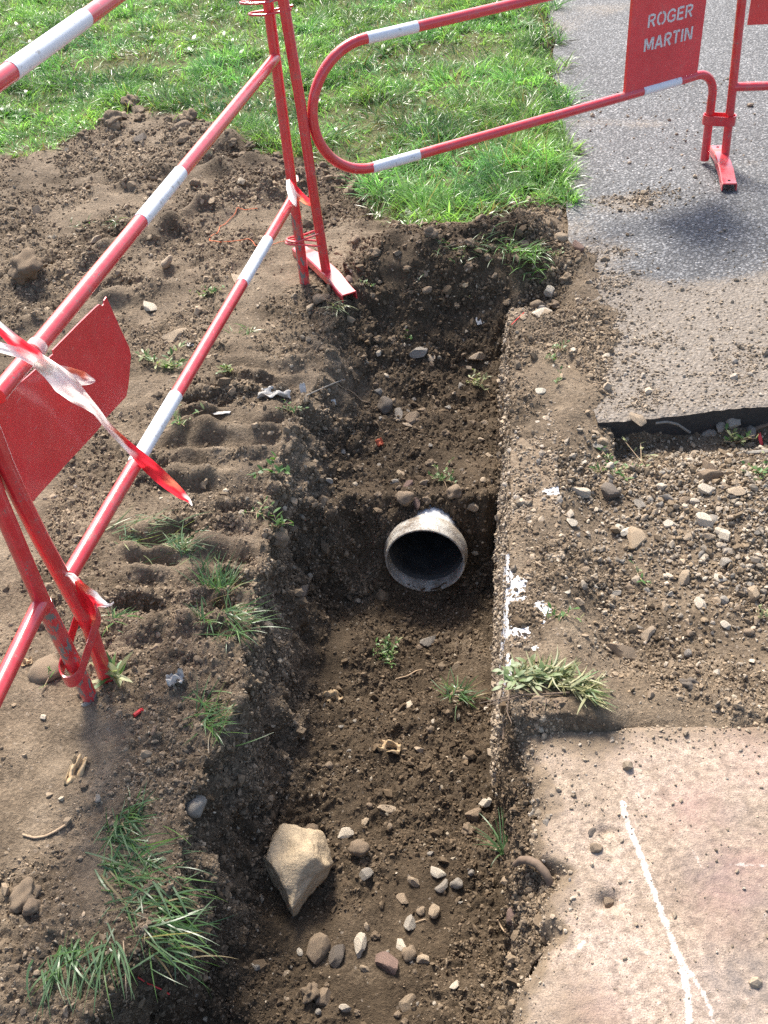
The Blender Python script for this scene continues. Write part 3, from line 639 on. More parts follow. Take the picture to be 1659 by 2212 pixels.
# ------------------------------------------------------------------ stones
def stone_mesh(name, seed, sub=3, angular=0., stretch=(1, .85, .65), rough=.12, cuts=7):
    g = np.random.default_rng(seed)
    bm = bmesh.new(); bmesh.ops.create_icosphere(bm, subdivisions=sub, radius=1.)
    V = np.array([v.co[:] for v in bm.verts]); Fc = np.array([[v.index for v in f.verts] for f in bm.faces]); bm.free()
    for _ in range(int(cuts*(1 if angular else .5))):
        n_ = g.normal(size=3); n_ /= np.linalg.norm(n_); d_ = (.40+.34*g.random()) if angular else (.74+.16*g.random())
        k_ = V@n_; over = (k_-d_).clip(0); V = V-n_*(over*(.97 if angular else .75))[:, None]
    V = V*(1+rough*noise3(V*1.3+seed*7.1, seed)[:, None]*2+rough*.5*noise3(V*3.7+seed, seed+1)[:, None]+rough*.18*noise3(V*9.+seed, seed+2)[:, None])
    V = V*np.array(stretch); V /= np.abs(V).max()
    me = fast_mesh(name, V, Fc, True)
    if angular: me.set_sharp_from_angle(angle=math.radians(14))
    return me
LIB = {}
def lib(kind, mat):
    key = (kind, mat)
    if key not in LIB:
        sd = (sum(map(ord, kind+mat)) % 97)*10; L_ = []
        for i in range(6):
            g = np.random.default_rng(sd+i)
            if kind == 'angular': me = stone_mesh('stone', sd+i, 3, 1, (1, .6+.3*g.random(), .45+.3*g.random()), .07, 11)
            elif kind == 'flat': me = stone_mesh('stone', sd+i, 3, 1, (1, .5+.25*g.random(), .22+.12*g.random()), .06, 9)
            elif kind == 'clod': me = stone_mesh('clod', sd+i, 4, 0, (1, .85, .62+.1*g.random()), .34, 5)
            else: me = stone_mesh('pebble', sd+i, 3, 0, (1, .75+.2*g.random(), .6+.15*g.random()), .17, 12)
            me.materials.append(MAT[mat]); L_.append(me)
        LIB[key] = L_
    return LIB[key]
n_st = 0
def put(name, loc, nor, r, kind, mat, label, group=None, sink=.35, rz=None, cat='stone', tilt=.35, sc=None):
    global n_st; n_st += 1
    o = bpy.data.objects.new(name, lib(kind, mat)[n_st % 6]); COL.objects.link(o)
    up = Vector(nor)*.55+Vector((0, 0, 1)); up.normalize()
    q = up.to_track_quat('Z', 'Y') @ Quaternion((0, 0, 1), random.uniform(0, 6.28) if rz is None else rz) @ Quaternion((1, 0, 0), random.uniform(-tilt, tilt))
    o.rotation_mode = 'QUATERNION'; o.rotation_quaternion = q
    o.scale = (r, r, r) if sc is None else tuple(r*k_ for k_ in sc)
    hz = {'angular': .5, 'flat': .25}.get(kind, .62)*r
    o.location = Vector(loc)+Vector((0, 0, 1))*hz*(1-2*sink)
    return tag(o, label, cat, group)
def stone(u, v, px, kind, mat, label, name='stone', cat='stone', sink=.3, **k):
    loc, nor, d = hit(u, v); r = px/2/FPX*d*1.08
    return put(name, loc, nor, r, kind, mat, label, None, sink, cat=cat, **k)
# the boulder in the trench
def boulder():
    loc, nor, d = hit(640, 1930)
    bm = bmesh.new(); bmesh.ops.create_icosphere(bm, subdivisions=5, radius=1.)
    V = np.array([v.co[:] for v in bm.verts]); Fc = np.array([[v.index for v in f.verts] for f in bm.faces]); bm.free()
    for n_, d_ in (((-.75, -.62, .1), .50), ((.10, -.55, .85), .62), ((.62, -.6, .45), .66), ((-.2, .3, .95), .60), ((.9, .3, .3), .72), ((-.8, .5, .3), .74), ((.1, .95, .2), .78), ((.75, -.65, -.2), .58), ((.45, .5, .75), .70)):
        n_ = np.array(n_); n_ = n_/np.linalg.norm(n_); k_ = V@n_; V = V-n_*((k_-d_-.04).clip(0)*.80)[:, None]
    V[:, 0] *= 1-.35*sm(.0, -1., V[:, 1]); V[:, 1] *= 1.22
    V = V*(1+.10*noise3(V*1.5+3, 5)+.06*noise3(V*4+1, 6)+.024*noise3(V*11, 7)+.012*noise3(V*26, 8))[:, None]
    pit = np.exp(-(np.linalg.norm(V-np.array([-.12, .25, .62]), axis=1)/.22)**2); V = V-.07*pit[:, None]*np.array([0, 0, 1])
    notch = np.exp(-(np.linalg.norm(V-np.array([.62, .25, .35]), axis=1)/.16)**2); V = V-.12*notch[:, None]*np.array([.9, 0, .4])
    s_ = 136/2/FPX*(d-.05)/.80
    me = fast_mesh('boulder', V*s_, Fc, True); me.materials.append(MAT['boulder'])
    o = link('boulder', me, None, loc=tuple(np.array(loc)+np.array([0.004, .035, .044])))
    o.rotation_euler = (.12, .0, -.10)
    tag(o, 'large tan faceted stone lying on the trench floor, biggest of all the stones', 'stone')
boulder()
stone(775, 1838, 48, 'round', 'brown', 'smooth brown cobble just right of the big tan stone', 'cobble', sink=.2)
stone(747, 1806, 42, 'flat', 'pale', 'flat pale triangular stone above the smooth brown cobble', tilt=.2)
stone(672, 1796, 34, 'round', 'brown', 'small brown pebble touching the top of the big tan stone', 'pebble')
stone(788, 1776, 22, 'angular', 'tan', 'small tan stone up and right of the flat pale triangle')
stone(832, 1745, 46, 'flat', 'tan', 'half buried tan stone in the middle of the trench floor, above the big tan stone', sink=.55)
stone(786, 1893, 40, 'angular', 'grey', 'broken grey stone with purple stain below the smooth brown cobble')
stone(893, 1906, 28, 'angular', 'tan', 'cube shaped tan stone right of the brown cobble in the trench', sink=.2)
stone(948, 1884, 36, 'flat', 'pale', 'thin pale sliver of stone standing beside two small grey stones', rz=1.9)
stone(957, 1916, 36, 'angular', 'grey', 'grey rough stone below the pale sliver')
stone(988, 1912, 32, 'round', 'grey', 'rounded grey stone right of the grey rough stone, near the right trench wall', sink=.2)
stone(937, 1968, 40, 'angular', 'tan', 'blocky tan stone alone on the right half of the trench floor', sink=.15)
stone(868, 1942, 34, 'flat', 'brown', 'brown stone chip between the cube shaped tan stone and the blocky tan stone')
stone(682, 2050, 62, 'angular', 'brown', 'brown stone left of the row of stones under the big tan stone', sink=.4)
stone(733, 2062, 58, 'angular', 'dark', 'dark smooth stone in the row under the big tan stone', sink=.3)
stone(780, 2048, 56, 'angular', 'pale', 'pale pointed stone standing between the dark stone and the reddish stone', rz=1.3, sink=.2)
stone(836, 2082, 60, 'angular', 'purple', 'speckled reddish flat stone right of the pale pointed stone', sink=.4)
stone(864, 2040, 40, 'flat', 'pale', 'upright pale flake above the speckled reddish stone', rz=1.4)
stone(884, 2062, 36, 'round', 'brown', 'small brown cobble right of the speckled reddish stone', 'cobble')
stone(913, 2074, 34, 'angular', 'tan', 'tan stone at the right end of the row under the big tan stone')
stone(648, 2055, 22, 'angular', 'pale', 'small white stone at the left end of the row under the big tan stone')
stone(553, 2091, 20, 'round', 'grey', 'small blue grey pebble near the left wall at the foot of the trench', 'pebble')
stone(880, 2168, 42, 'angular', 'tan', 'tan block at the near end of the trench floor, bottom edge of the view', sink=.2)
stone(668, 2148, 50, 'clod', 'clod', 'lump of brown earth at the near end of the trench floor', 'clod', 'clod')
stone(700, 2160, 44, 'angular', 'brown', 'brown stone beside the lump of earth at the near end of the trench')
stone(745, 2180, 26, 'angular', 'pale', 'pale chip at the near end of the trench between brown stone and tan block')
stone(1045, 1736, 34, 'angular', 'pale', 'pale grey stone against the right trench wall beside the slab')
stone(1022, 1762, 40, 'angular', 'brown', 'brown stone below the pale grey one against the right trench wall')
stone(1010, 1795, 30, 'clod', 'clod', 'crumbling clod below the brown stone against the right wall', 'clod', 'clod')
stone(928, 1388, 34, 'angular', 'grey', 'grey stone lying alone on the dark earth in front of the pipe', sink=.2)
stone(907, 1400, 18, 'round', 'brown', 'small brown pebble left of the grey stone in front of the pipe', 'pebble')
stone(985, 1440, 26, 'flat', 'tan', 'tan chip beyond the grass sod on the trench floor')
stone(875, 1080, 42, 'round', 'brown', 'brown cobble above the pipe, left of the small stone group', 'cobble', sink=.25)
stone(900, 1090, 30, 'angular', 'purple', 'small reddish stone standing right on top of the pipe', sink=.2)
stone(880, 1050, 32, 'flat', 'purple', 'flat reddish stone leaning behind the brown cobble above the pipe')
stone(922, 1082, 26, 'clod', 'clod', 'small earth clod between the reddish stone and weed above the pipe', 'clod', 'clod')
stone(982, 1068, 38, 'round', 'brown', 'brown rounded stone above the pipe on its right side', 'cobble', sink=.25)
stone(1020, 1098, 34, 'angular', 'tan', 'tan stone above the pipe next to the kerb wall')
stone(833, 882, 50, 'round', 'dark', 'dark brown cobble on the left side of the far trench', 'cobble', sink=.3)
stone(890, 908, 42, 'angular', 'brown', 'brown angular stone near the dark cobble in the far trench', sink=.25)
stone(862, 892, 40, 'flat', 'grey', 'flat grey stone between the dark cobble and brown angular stone')
stone(902, 766, 36, 'angular', 'grey', 'pointed grey stone in the upper part of the trench slope', sink=.25)
stone(932, 770, 30, 'flat', 'tan', 'thin tan flake right of the pointed grey stone')
stone(1030, 775, 36, 'angular', 'tan', 'tan stone beside the kerb high in the trench')
stone(1210, 523, 37, 'round', 'tan', 'round pale tan cobble on the corner of the asphalt by the grass', 'cobble', sink=.12)
stone(1249, 541, 42, 'angular', 'purple', 'rough purplish stone just right of the round pale cobble', sink=.12)
stone(1168, 684, 46, 'flat', 'pale', 'flat pale wedge of stone at the trench corner by the kerb end', sink=.05, rz=.2)
stone(1184, 636, 30, 'angular', 'pale', 'small pinkish stone between flat wedge and dark clod')
stone(1222, 606, 34, 'clod', 'clod', 'dark earth clod on the asphalt edge', 'clod', 'clod')
stone(1160, 662, 30, 'round', 'brown', 'brown pebble touching the flat pale wedge on its left', 'pebble')
stone(1198, 664, 32, 'clod', 'brown', 'lumpy brown stone behind the flat pale wedge')
stone(1128, 690, 26, 'angular', 'tan', 'tan stone at the far end of the kerb')
stone(60, 592, 82, 'clod', 'clod', 'biggest earth clod on the bare soil at the left edge', 'clod', 'clod', sink=.2)
stone(285, 232, 50, 'clod', 'clod', 'grey brown boulder shaped clod on the grass behind the spoil', 'clod', 'clod', sink=.1)
stone(247, 268, 52, 'clod', 'clod', 'earth clod on the crest of the spoil heap by the grass', 'clod', 'clod', sink=.25)
stone(268, 255, 30, 'angular', 'brown', 'pointed brown stone right of the clod on the spoil crest')
stone(412, 260, 48, 'clod', 'clod', 'long earth clod at the right end of the spoil crest', 'clod', 'clod', sink=.2)
stone(396, 272, 40, 'flat', 'brown', 'flat brown stone under the long clod on the spoil crest')
stone(306, 303, 34, 'angular', 'dark', 'upright dark stone on the spoil below the crest', rz=1.2)
stone(190, 410, 42, 'clod', 'clod', 'rough clod in the middle of the bare soil by the wheel rut', 'clod', 'clod', sink=.3)
stone(360, 572, 40, 'angular', 'tan', 'tan stone on bare soil between the two lower barrier rails', sink=.25)
stone(207, 521, 26, 'angular', 'tan', 'tan stone behind the white banded rail on bare soil')
stone(320, 664, 46, 'flat', 'pale', 'pale flat stone right of the red panel corner', sink=.3)
stone(376, 728, 66, 'flat', 'tan', 'long tan slab of stone under the lower rail', sink=.35, rz=.1)
stone(510, 602, 44, 'flat', 'tan', 'flat buried stone beside the lower rail white band', sink=.55)
stone(420, 400, 34, 'angular', 'brown', 'brown stone on bare soil beside the upper white band')
stone(668, 668, 26, 'angular', 'tan', 'tan stone just in front of the plain barrier leg', sink=.2)
stone(692, 650, 34, 'angular', 'brown', 'brown stone left of the steel foot on the soil')
stone(752, 610, 26, 'round', 'purple', 'pinkish pebble behind the steel foot', 'pebble')
stone(100, 1448, 76, 'round', 'brown', 'brown half buried stone left of the strapped barrier legs', sink=.5)
stone(50, 1940, 80, 'clod', 'clod', 'wide earth clod on the near left bank', 'clod', 'clod', sink=.5)
stone(70, 1962, 46, 'round', 'brown', 'smooth brown stone tucked under the wide clod on the near bank')
stone(605, 1165, 44, 'round', 'brown', 'brown cobble sticking out of the left trench wall', 'cobble', sink=.4)
stone(655, 1283, 42, 'angular', 'dark', 'dark stone low in the left trench wall', sink=.4)
stone(418, 1740, 60, 'round', 'grey', 'rounded grey stone embedded in the trench wall under an overhang', sink=.5)
stone(600, 1215, 24, 'angular', 'tan', 'small tan stone in the left trench wall below a cobble', sink=.4)
stone(1376, 912, 40, 'angular', 'tan', 'pinkish tan stone against the cut edge of the asphalt', sink=.15)
stone(1340, 1413, 66, 'angular', 'brown', 'large soil covered block in the dug strip above the slab', sink=.45, rz=1.35)
stone(1232, 1130, 30, 'angular', 'pale', 'pale stone beside the white patched kerb', sink=.2)
stone(1253, 1066, 42, 'angular', 'pale', 'pale stone with white edge on the kerb strip', sink=.4)
stone(1368, 1166, 60, 'flat', 'tan', 'long flat tan stone in the middle of the dug strip', sink=.3, rz=-.15)
stone(1396, 1370, 44, 'flat', 'tan', 'flat tan stone below the long flat one in the dug strip', sink=.4)
stone(1405, 1502, 30, 'angular', 'brown', 'brown stone right of the uprooted weed near the slab', sink=.3)
stone(1490, 1480, 50, 'clod', 'dark', 'cluster of dark earth lumps near the slab on the right', 'clod', 'clod', sink=.4)
stone(1555, 918, 34, 'flat', 'grey', 'slanting grey slab shaped stone close under the asphalt edge', rz=.8)
stone(1530, 934, 32, 'flat', 'grey', 'flat grey stone leaning on the slanting one under the asphalt edge')
stone(1585, 912, 34, 'angular', 'grey', 'blue grey angular stone under the asphalt edge')
stone(1620, 935, 40, 'angular', 'grey', 'grey stone at the right end of the asphalt edge')
stone(1530, 1015, 44, 'angular', 'brown', 'brown stone on top of the chipping heap, upper one', sink=.2)
stone(1535, 1033, 50, 'angular', 'brown', 'brown stone on top of the chipping heap, lower one', sink=.2)
stone(1600, 1062, 54, 'flat', 'tan', 'tan flat stone at the right of the chipping heap')
stone(1520, 1132, 44, 'angular', 'pale', 'pale block on the near slope of the chipping heap', sink=.2)
stone(1565, 1165, 44, 'angular', 'pale', 'cubic pale stone low on the near slope of the chipping heap', sink=.2)
stone(1628, 1290, 46, 'angular', 'tan', 'tan stone near the right edge between chipping heap and slab')
stone(1440, 1075, 34, 'angular', 'grey', 'bluish stone on the bare earth left of the chipping heap', sink=.4)
stone(1318, 1070, 44, 'angular', 'dark', 'dark flat lump beside sprigs in the dug strip', sink=.4)
stone(1279, 1797, 24, 'flat', 'dark', 'small dark flint lying on the slab left of the sprayed line', sink=.1)
stone(1288, 1836, 28, 'angular', 'brown', 'brown crumbled stone on the slab below the dark flint', sink=.35)
stone(1316, 1950, 40, 'angular', 'brown', 'brown lump stuck in a hole in the slab', sink=.5)
stone(1236, 1942, 16, 'angular', 'pale', 'tiny white pebble on the broken slab edge', 'pebble', sink=.2)
stone(1178, 1776, 28, 'angular', 'grey', 'dark grey aggregate stone set in the broken slab edge', sink=.6)
stone(1155, 1752, 26, 'angular', 'grey', 'grey aggregate stone at the very edge of the slab', sink=.6)
stone(1108, 1980, 40, 'round', 'purple', 'pinkish rounded stone stuck in the soil wall beside the slab', sink=.4)
stone(190, 1522, 26, 'flat', 'grey', 'grey flake lying in front of the grey flaked barrier leg', rz=.5)
stone(95, 1552, 22, 'angular', 'pale', 'small pale stone on the smooth mud at left')
stone(212, 1725, 24, 'angular', 'grey', 'grey stone on the near left bank above the grass')
stone(1168, 846, 26, 'flat', 'pale', 'small pale flat stone alone on the kerb strip', sink=.1, rz=.0)
stone(1310, 770, 26, 'flat', 'pale', 'thin pale chip on the dusty asphalt', sink=.1)
stone(1238, 756, 20, 'angular', 'pale', 'white chip on the dusty asphalt near the kerb')

def scatter(n, area, sizes, kinds, label, group, names='stone', cat='stone', sink=.3, tries=4000):
    got = 0; P0 = []
    for _ in range(tries):
        if got >= n: break
        x, y = area()
        if x is None: continue
        u, v, d = proj(np.array([x, y, 0.]))
        if not (5 < u < 1654 and 5 < v < 2205): continue
        r_ = random.uniform(*sizes)*math.exp(random.gauss(0, .25))
        if any((x-a_)**2+(y-b_)**2 < (r_+c_)**2 for a_, b_, c_ in P0): continue
        loc, nor = drop(x, y); P0.append((x, y, r_)); got += 1
        kd, mt = random.choice(kinds)
        put(names, loc, nor, r_, kd, mt, label, group, sink, cat=cat)
def area_heap():
    x = random.gauss(.92, .26); y = random.gauss(1.80, .20)
    return (x, y) if x-xr(y) > .2 and slab_far(x)+.05 < y < STEP_Y-.03 else (None, None)
scatter(85, area_heap, (.007, .016), [('angular', 'pale'), ('angular', 'grey'), ('angular', 'tan'), ('angular', 'grey')], 'angular grey chipping in the loose heap between asphalt edge and slab', 'chippings in the heap')
def area_strip():
    y = random.uniform(1.24, 2.1); x = xr(y)+random.uniform(.02, .55); return x, y
scatter(50, area_strip, (.006, .013), [('angular', 'tan'), ('angular', 'brown'), ('flat', 'pale')], 'little tan stone scattered on the crumbly earth beside the kerb', 'stones beside the kerb', sink=.35)
def area_floor():
    y = random.uniform(.66, 1.55); x = random.uniform(xl(y)+.14, xr(y)-.03); return (x, y) if random.random() < .4+.6*(y < 1.0) else (None, None)
scatter(55, area_floor, (.005, .012), [('angular', 'tan'), ('round', 'brown'), ('angular', 'grey'), ('flat', 'pale'), ('clod', 'clod')], 'small stone on the near floor of the trench', 'small stones on the trench floor', names='pebble')
def area_slope():
    y = random.uniform(2.12, 2.8); x = random.uniform(xl(y)+.1, xr(y)-.03); return x, y
scatter(75, area_slope, (.006, .015), [('angular', 'tan'), ('angular', 'brown'), ('angular', 'grey'), ('clod', 'clod')], 'small stone on the dark slope beyond the pipe', 'small stones beyond the pipe', names='pebble')
def area_left():
    y = random.uniform(1.0, 4.5); x = random.uniform(-1.5, xl(y)-.05); return (x, y) if y < lawn_edge(x)-.05 else (None, None)
scatter(55, area_left, (.006, .016), [('angular', 'tan'), ('clod', 'clod'), ('clod', 'clod'), ('round', 'brown'), ('flat', 'tan')], 'small clod or stone on the trampled soil left of the trench', 'small clods on the trampled soil', names='clod', cat='clod', sink=.4)
def area_mound():
    y = random.gauss(3.02, .13); x = random.gauss(.25, .2); return x, y
scatter(60, area_mound, (.008, .022), [('clod', 'clod'), ('clod', 'clod'), ('angular', 'brown')], 'clod of earth in the heap at the far end of the trench', 'clods on the far heap', names='clod', cat='clod', sink=.35)
def area_rim():
    x = random.uniform(-1.2, .0); return x, lawn_edge(x)-abs(random.gauss(0, .16))
scatter(36, area_rim, (.012, .034), [('clod', 'clod'), ('clod', 'clod'), ('angular', 'brown')], 'clod of earth along the edge of the grass', 'clods along the grass', names='clod', cat='clod', sink=.35)
def area_asph():
    y = random.uniform(2.2, 3.2); x = xr(y)+abs(random.gauss(.1, .25)); return (x, y) if x-xr(y) > .05 else (None, None)
scatter(22, area_asph, (.005, .009), [('angular', 'tan'), ('clod', 'clod'), ('flat', 'pale')], 'small stone on the earth spilled over the asphalt', 'small stones on the asphalt edge', names='pebble', sink=.2)

# ------------------------------------------------------------------ site barriers of red steel tube
TR = .0158
def arc(c, r, a0, a1, n=12):                           # arc in an (s, z) plane
    return [(c[0]+r*math.cos(a0+(a1-a0)*i/(n-1)), c[1]+r*math.sin(a0+(a1-a0)*i/(n-1))) for i in range(n)]
class Frame:                                           # upright plane of a barrier
    def __init__(s, P, Q):
        s.P = np.array([P[0], P[1], 0.]); d = np.array([Q[0]-P[0], Q[1]-P[1], 0.]); s.L = np.linalg.norm(d); s.d = d/s.L
        s.n = np.array([-s.d[1], s.d[0], 0.])
    def w(s, a_, z, off=0.): return s.P+s.d*a_+s.n*off+np.array([0, 0, z])
    def sz(s, u, v): return at_plane(u, v, s.P, s.d)
def tube_part(fr, pts, name, mat, parent, off=0., r=TR, n=18):
    b_ = MB(); b_.tube([fr.w(a_, z, off) for a_, z in pts], r, n); return b_.build(name, mat, parent)
def bands(fr, spans, parent, z_of, off=0.):
    for (a0, a1) in spans:
        m_ = 6; pts = [fr.w(a0+(a1-a0)*i/m_, z_of(a0+(a1-a0)*i/m_), off) for i in range(m_+1)]
        b_ = MB(); b_.tube(pts, TR+.0009, 20); b_.build('reflective_band', MAT['band'], parent)
def stadium_loop(c, dirv, half, rad, n=10):            # horizontal closed loop: straight sides along dirv
    d = np.array(dirv)/np.linalg.norm(dirv); s_ = np.array([-d[1], d[0], 0]); pts = []
    for i in range(n+1): a_ = -math.pi/2+math.pi*i/n; pts.append(np.array(c)+d*(half+rad*math.cos(a_))+s_*rad*math.sin(a_))
    for i in range(n+1): a_ = math.pi/2+math.pi*i/n; pts.append(np.array(c)+d*(-half+rad*math.cos(a_))+s_*rad*math.sin(a_))
    return pts
def strap(path_, h, th, name, mat, parent, tilt=None):  # closed flat band of height h
    V, Fc = [], []; m_ = len(path_); cen = np.mean(path_, 0)
    for p in path_:
        o_ = p-cen; o_[2] = 0; o_ /= np.linalg.norm(o_); zt = tilt(p) if tilt else 0.
        for (dz, dr) in ((-h/2, 0), (h/2, 0), (h/2, th), (-h/2, th)): V.append(p+o_*dr+np.array([0, 0, dz+zt]))
    for i in range(m_):
        j = (i+1) % m_
        for k in range(4): Fc.append((i*4+k, j*4+k, j*4+(k+1) % 4, i*4+(k+1) % 4))
    b_ = MB(); b_.add(V, Fc); return b_.build(name, mat, parent, autosmooth=35)
def channel_foot(c0, c1, wd, name, parent, zs=(.016, .05, .016), hole=True):   # bent steel channel lying on the ground
    a0, a1 = np.array(c0), np.array(c1); d = (a1-a0); L_ = np.linalg.norm(d); d /= L_; s_ = np.array([-d[1], d[0], 0]); V, Fc = [], []; m_ = 15
    pr_ = [(-.5, -.028), (-.5, -.004), (-.44, 0), (.44, 0), (.5, -.004), (.5, -.028), (.44, -.028), (.44, -.005), (-.44, -.005), (-.44, -.028)]
    for i in range(m_):
        t_ = i/(m_-1); z = zs[0]+(zs[1]-zs[0])*sm(.05, .32, t_) if t_ < .5 else zs[2]+(zs[1]-zs[2])*sm(.95, .68, t_)
        for (x, zz) in pr_: V.append(a0+d*L_*t_+s_*x*wd+np.array([0, 0, z+zz]))
    k = len(pr_)
    for i in range(m_-1):
        for j in range(k): Fc.append((i*k+j, i*k+(j+1) % k, (i+1)*k+(j+1) % k, (i+1)*k+j))
    Fc += [(0, 1, 2, 3, 4, 5, 6, 7, 8, 9)[::-1], tuple((m_-1)*k+j for j in range(k))]
    b_ = MB(); b_.add(V, Fc); o = b_.build(name, MAT['red'], parent, autosmooth=30)
    if hole:
        for t_, zz in ((.93, zs[2]), (.05, zs[0])):
            q = a0+d*L_*t_+np.array([0, 0, zz+.0012]); hb = MB()
            hb.add([q+.0055*(math.cos(i*.524)*d+math.sin(i*.524)*s_)+np.array([0, 0, dz]) for dz in (-.004, 0) for i in range(12)], [tuple(range(12, 24))]+[(i, (i+1) % 12, 12+(i+1) % 12, 12+i) for i in range(12)])
            hb.build('painted_bolt_hole', MAT['hole'], o)  # near-black disc on the steel, painting the dark inside of a hole
    return o
MAT['hole'] = simple('painted_hole_dark', (.012, .008, .008), .9, .1)
G_B = 'red and white barriers around the trench'

# barrier along the left side of the trench
PL, QL = at(660, 622), at(228, 1462)
FL = Frame(PL, QL); zg = lambda p: dropped(p[0], p[1])
bl = root('site_barrier', PL, 'red barrier along the left of the trench with plain red panel and tape', 'barrier', G_B)
def rebase(r_):                                        # children were built in world space
    for c_ in r_.children: c_.matrix_parent_inverse = Matrix.Translation(r_.location).inverted()
tube_part(FL, [(-.0, -.03), (-.004, .3), (-.008, .6), (-.012, 1.02)]+arc((.07, 1.02), .082, math.pi, math.pi/2, 8)+[(.4, 1.117), (.9, 1.117), (1.4, 1.117), (1.58, 1.117)]+arc((1.60, 1.04), .077, math.pi/2, 0, 8)[1:], 'top_rail', MAT['red'], bl)
rl = [c_ for c_ in bl.children if c_.name.startswith('top_rail')][0]
bands(FL, [(1.05, 1.34), (.33, .62)], rl, lambda a_: 1.117)
fo = tube_part(FL, [(-.0, -.03), (-.001, .12), (-.003, .26)], 'leg', MAT['flaked'], bl, r=TR+.0006)
zm = lambda a_: .722-.012*a_/1.6
mr = tube_part(FL, [(a_, zm(a_)) for a_ in np.linspace(-.004, 1.66, 14)], 'middle_rail', MAT['red'], bl); bands(FL, [(.78, 1.025)], mr, zm)
zb = lambda a_: .312-.022*a_/1.65
br = tube_part(FL, [(a_, zb(a_)) for a_ in np.linspace(-.002, 1.655, 14)], 'bottom_rail', MAT['red'], bl); bands(FL, [(.285, .535), (1.06, 1.315)], br, zb)
tube_part(FL, [(1.661, -.03), (1.652, .15), (1.69, .42), (1.70, .52), (1.705, .6), (1.70, .9), (1.677, 1.06)], 'post', MAT['red'], bl)
pp = [at_plane(u, v, FL.P-FL.n*.025, FL.d) for u, v in ((229, 641), (224, 649), (224, 656), (220, 661), (214, 657), (205, 664), (170, 698), (113, 756), (115, 764), (110, 768), (60, 812), (-40, 895), (-45, 1030), (66, 1088), (140, 1005), (208, 932), (230, 901), (272, 856), (277, 828), (282, 768), (278, 750), (256, 703))]
pb = MB(); V = [FL.w(a_, z, o_) for o_ in (-.0262, -.0238) for a_, z in pp]; k = len(pp)
pb.add(V, [tuple(range(k)), tuple(range(2*k-1, k-1, -1))]+[(i, k+i, k+(i+1) % k, (i+1) % k) for i in range(k)])
pb.build('panel', MAT['scuffed'], bl, smooth=False)
# next barrier towards the viewer on the left
PX = at(200, 1500); PXl = FL.w(1.70, 0, .0)
dX = at(0, 1451, .305)-at(80, 1291, .305); dX /= np.linalg.norm(dX)
FX = Frame(PX+np.array([-.006, 0, 0]), PX+dX*1.6)
bx = root('site_barrier', PX, 'red barrier leaving view at lower left, grey flaked leg held in a strap', 'barrier', G_B)
tube_part(FX, [(0, -.03), (.012, .13), (.028, .316), (.030, .54), (.03, .9), (.04, 1.05)]+[(.07, 1.10), (.12, 1.117), (.5, 1.117), (1.5, 1.117), (1.57, 1.10), (1.6, 1.03)], 'top_rail', MAT['red'], bx)
tube_part(FX, [(0, -.03), (.012, .13), (.026, .30)], 'leg', MAT['flaked'], bx, r=TR+.0006)
for z_, nm in ((.305, 'bottom_rail'), (.72, 'middle_rail')): tube_part(FX, [(.027, z_), (.5, z_), (1.0, z_), (1.6, z_)], nm, MAT['red'], bx)
tube_part(FX, [(1.6, -.02), (1.6, .5), (1.6, 1.03)], 'post', MAT['red'], bx)
channel_foot(FX.w(1.6, 0, .2)+np.array([0, 0, .02]), FX.w(1.6, 0, -.2)+np.array([0, 0, .02]), .052, 'foot', bx)
# strap welded to the post of the left barrier and lying round that flaked leg
cA = FX.w(.014, .125); cB = FL.w(1.651, .150)
mid = (cA+cB)/2; dv_ = cB-cA; hz_ = np.array([dv_[0], dv_[1], 0]); hl = np.linalg.norm(hz_)/2
lp = stadium_loop((mid[0], mid[1], mid[2]), hz_, hl+.004, TR+.0065, 9)
strap([np.array(p) for p in lp], .030, .0035, 'strap', MAT['red'], bl, tilt=lambda p: (np.array(p)-mid)@hz_/(np.linalg.norm(hz_)**2)*.055)

# barrier across the end of the trench with the stencilled panel
PR, QR = at(705, 590, .045), at(1521, 352)
FR = Frame(PR, QR)
ba = root('site_barrier', (PR[0], PR[1], 0), 'red barrier across the far end of the trench, with round loop end and lettered panel', 'barrier', G_B)
r_u = .190; zc = .5375; zt, zbm = zc+r_u, zc-r_u
sU = .0155+r_u
ends = FR.L
loop = [(ends, .012), (ends-.004, .14), (ends-.006, .24)]+arc((ends-.006-.088, .255), .088, 0, math.pi/2, 9)
loop += [(a_, zbm-.004*a_) for a_ in np.linspace(ends-.16, sU+.06, 12)]+arc((sU, zc), r_u, -math.pi/2, -3*math.pi/2, 30)
loop += [(a_, zt-.004*a_) for a_ in np.linspace(sU+.06, ends-.12, 12)]+arc((ends-.09, zt+.085), .09, -math.pi/2, 0, 8)[1:]+[(ends, 1.09)]
lt_ = tube_part(FR, loop, 'loop_rail', MAT['red'], ba, n=20)
bands(FR, [FR.sz(791, 77)[0:1]+FR.sz(900, 57)[0:1]], lt_, lambda a_: zt-.004*a_)
bands(FR, [FR.sz(803, 357)[0:1]+FR.sz(904, 328)[0:1], FR.sz(1387, 196)[0:1]+FR.sz(1467, 177)[0:1]], lt_, lambda a_: zbm-.004*a_)
for c_ in lt_.children: pass
tube_part(FR, [(.0, .045), (-.010, .3), (-.0175, .58), (-.031, .872), (-.04, 1.1)], 'post', MAT['red'], ba)
fa, fb = at(648, 552, .0), at(757, 657, .0)
channel_foot(fa*np.array([1, 1, 0]), fb*np.array([1, 1, 0]), .052, 'foot', ba, (.035, .056, .040), hole=False)
p_bl, p_br, p_tl, p_tr = FR.sz(1350, 195), FR.sz(1506, 158), FR.sz(1365, 0), FR.sz(1527, 0)
s0, s1 = 1.190, 1.512
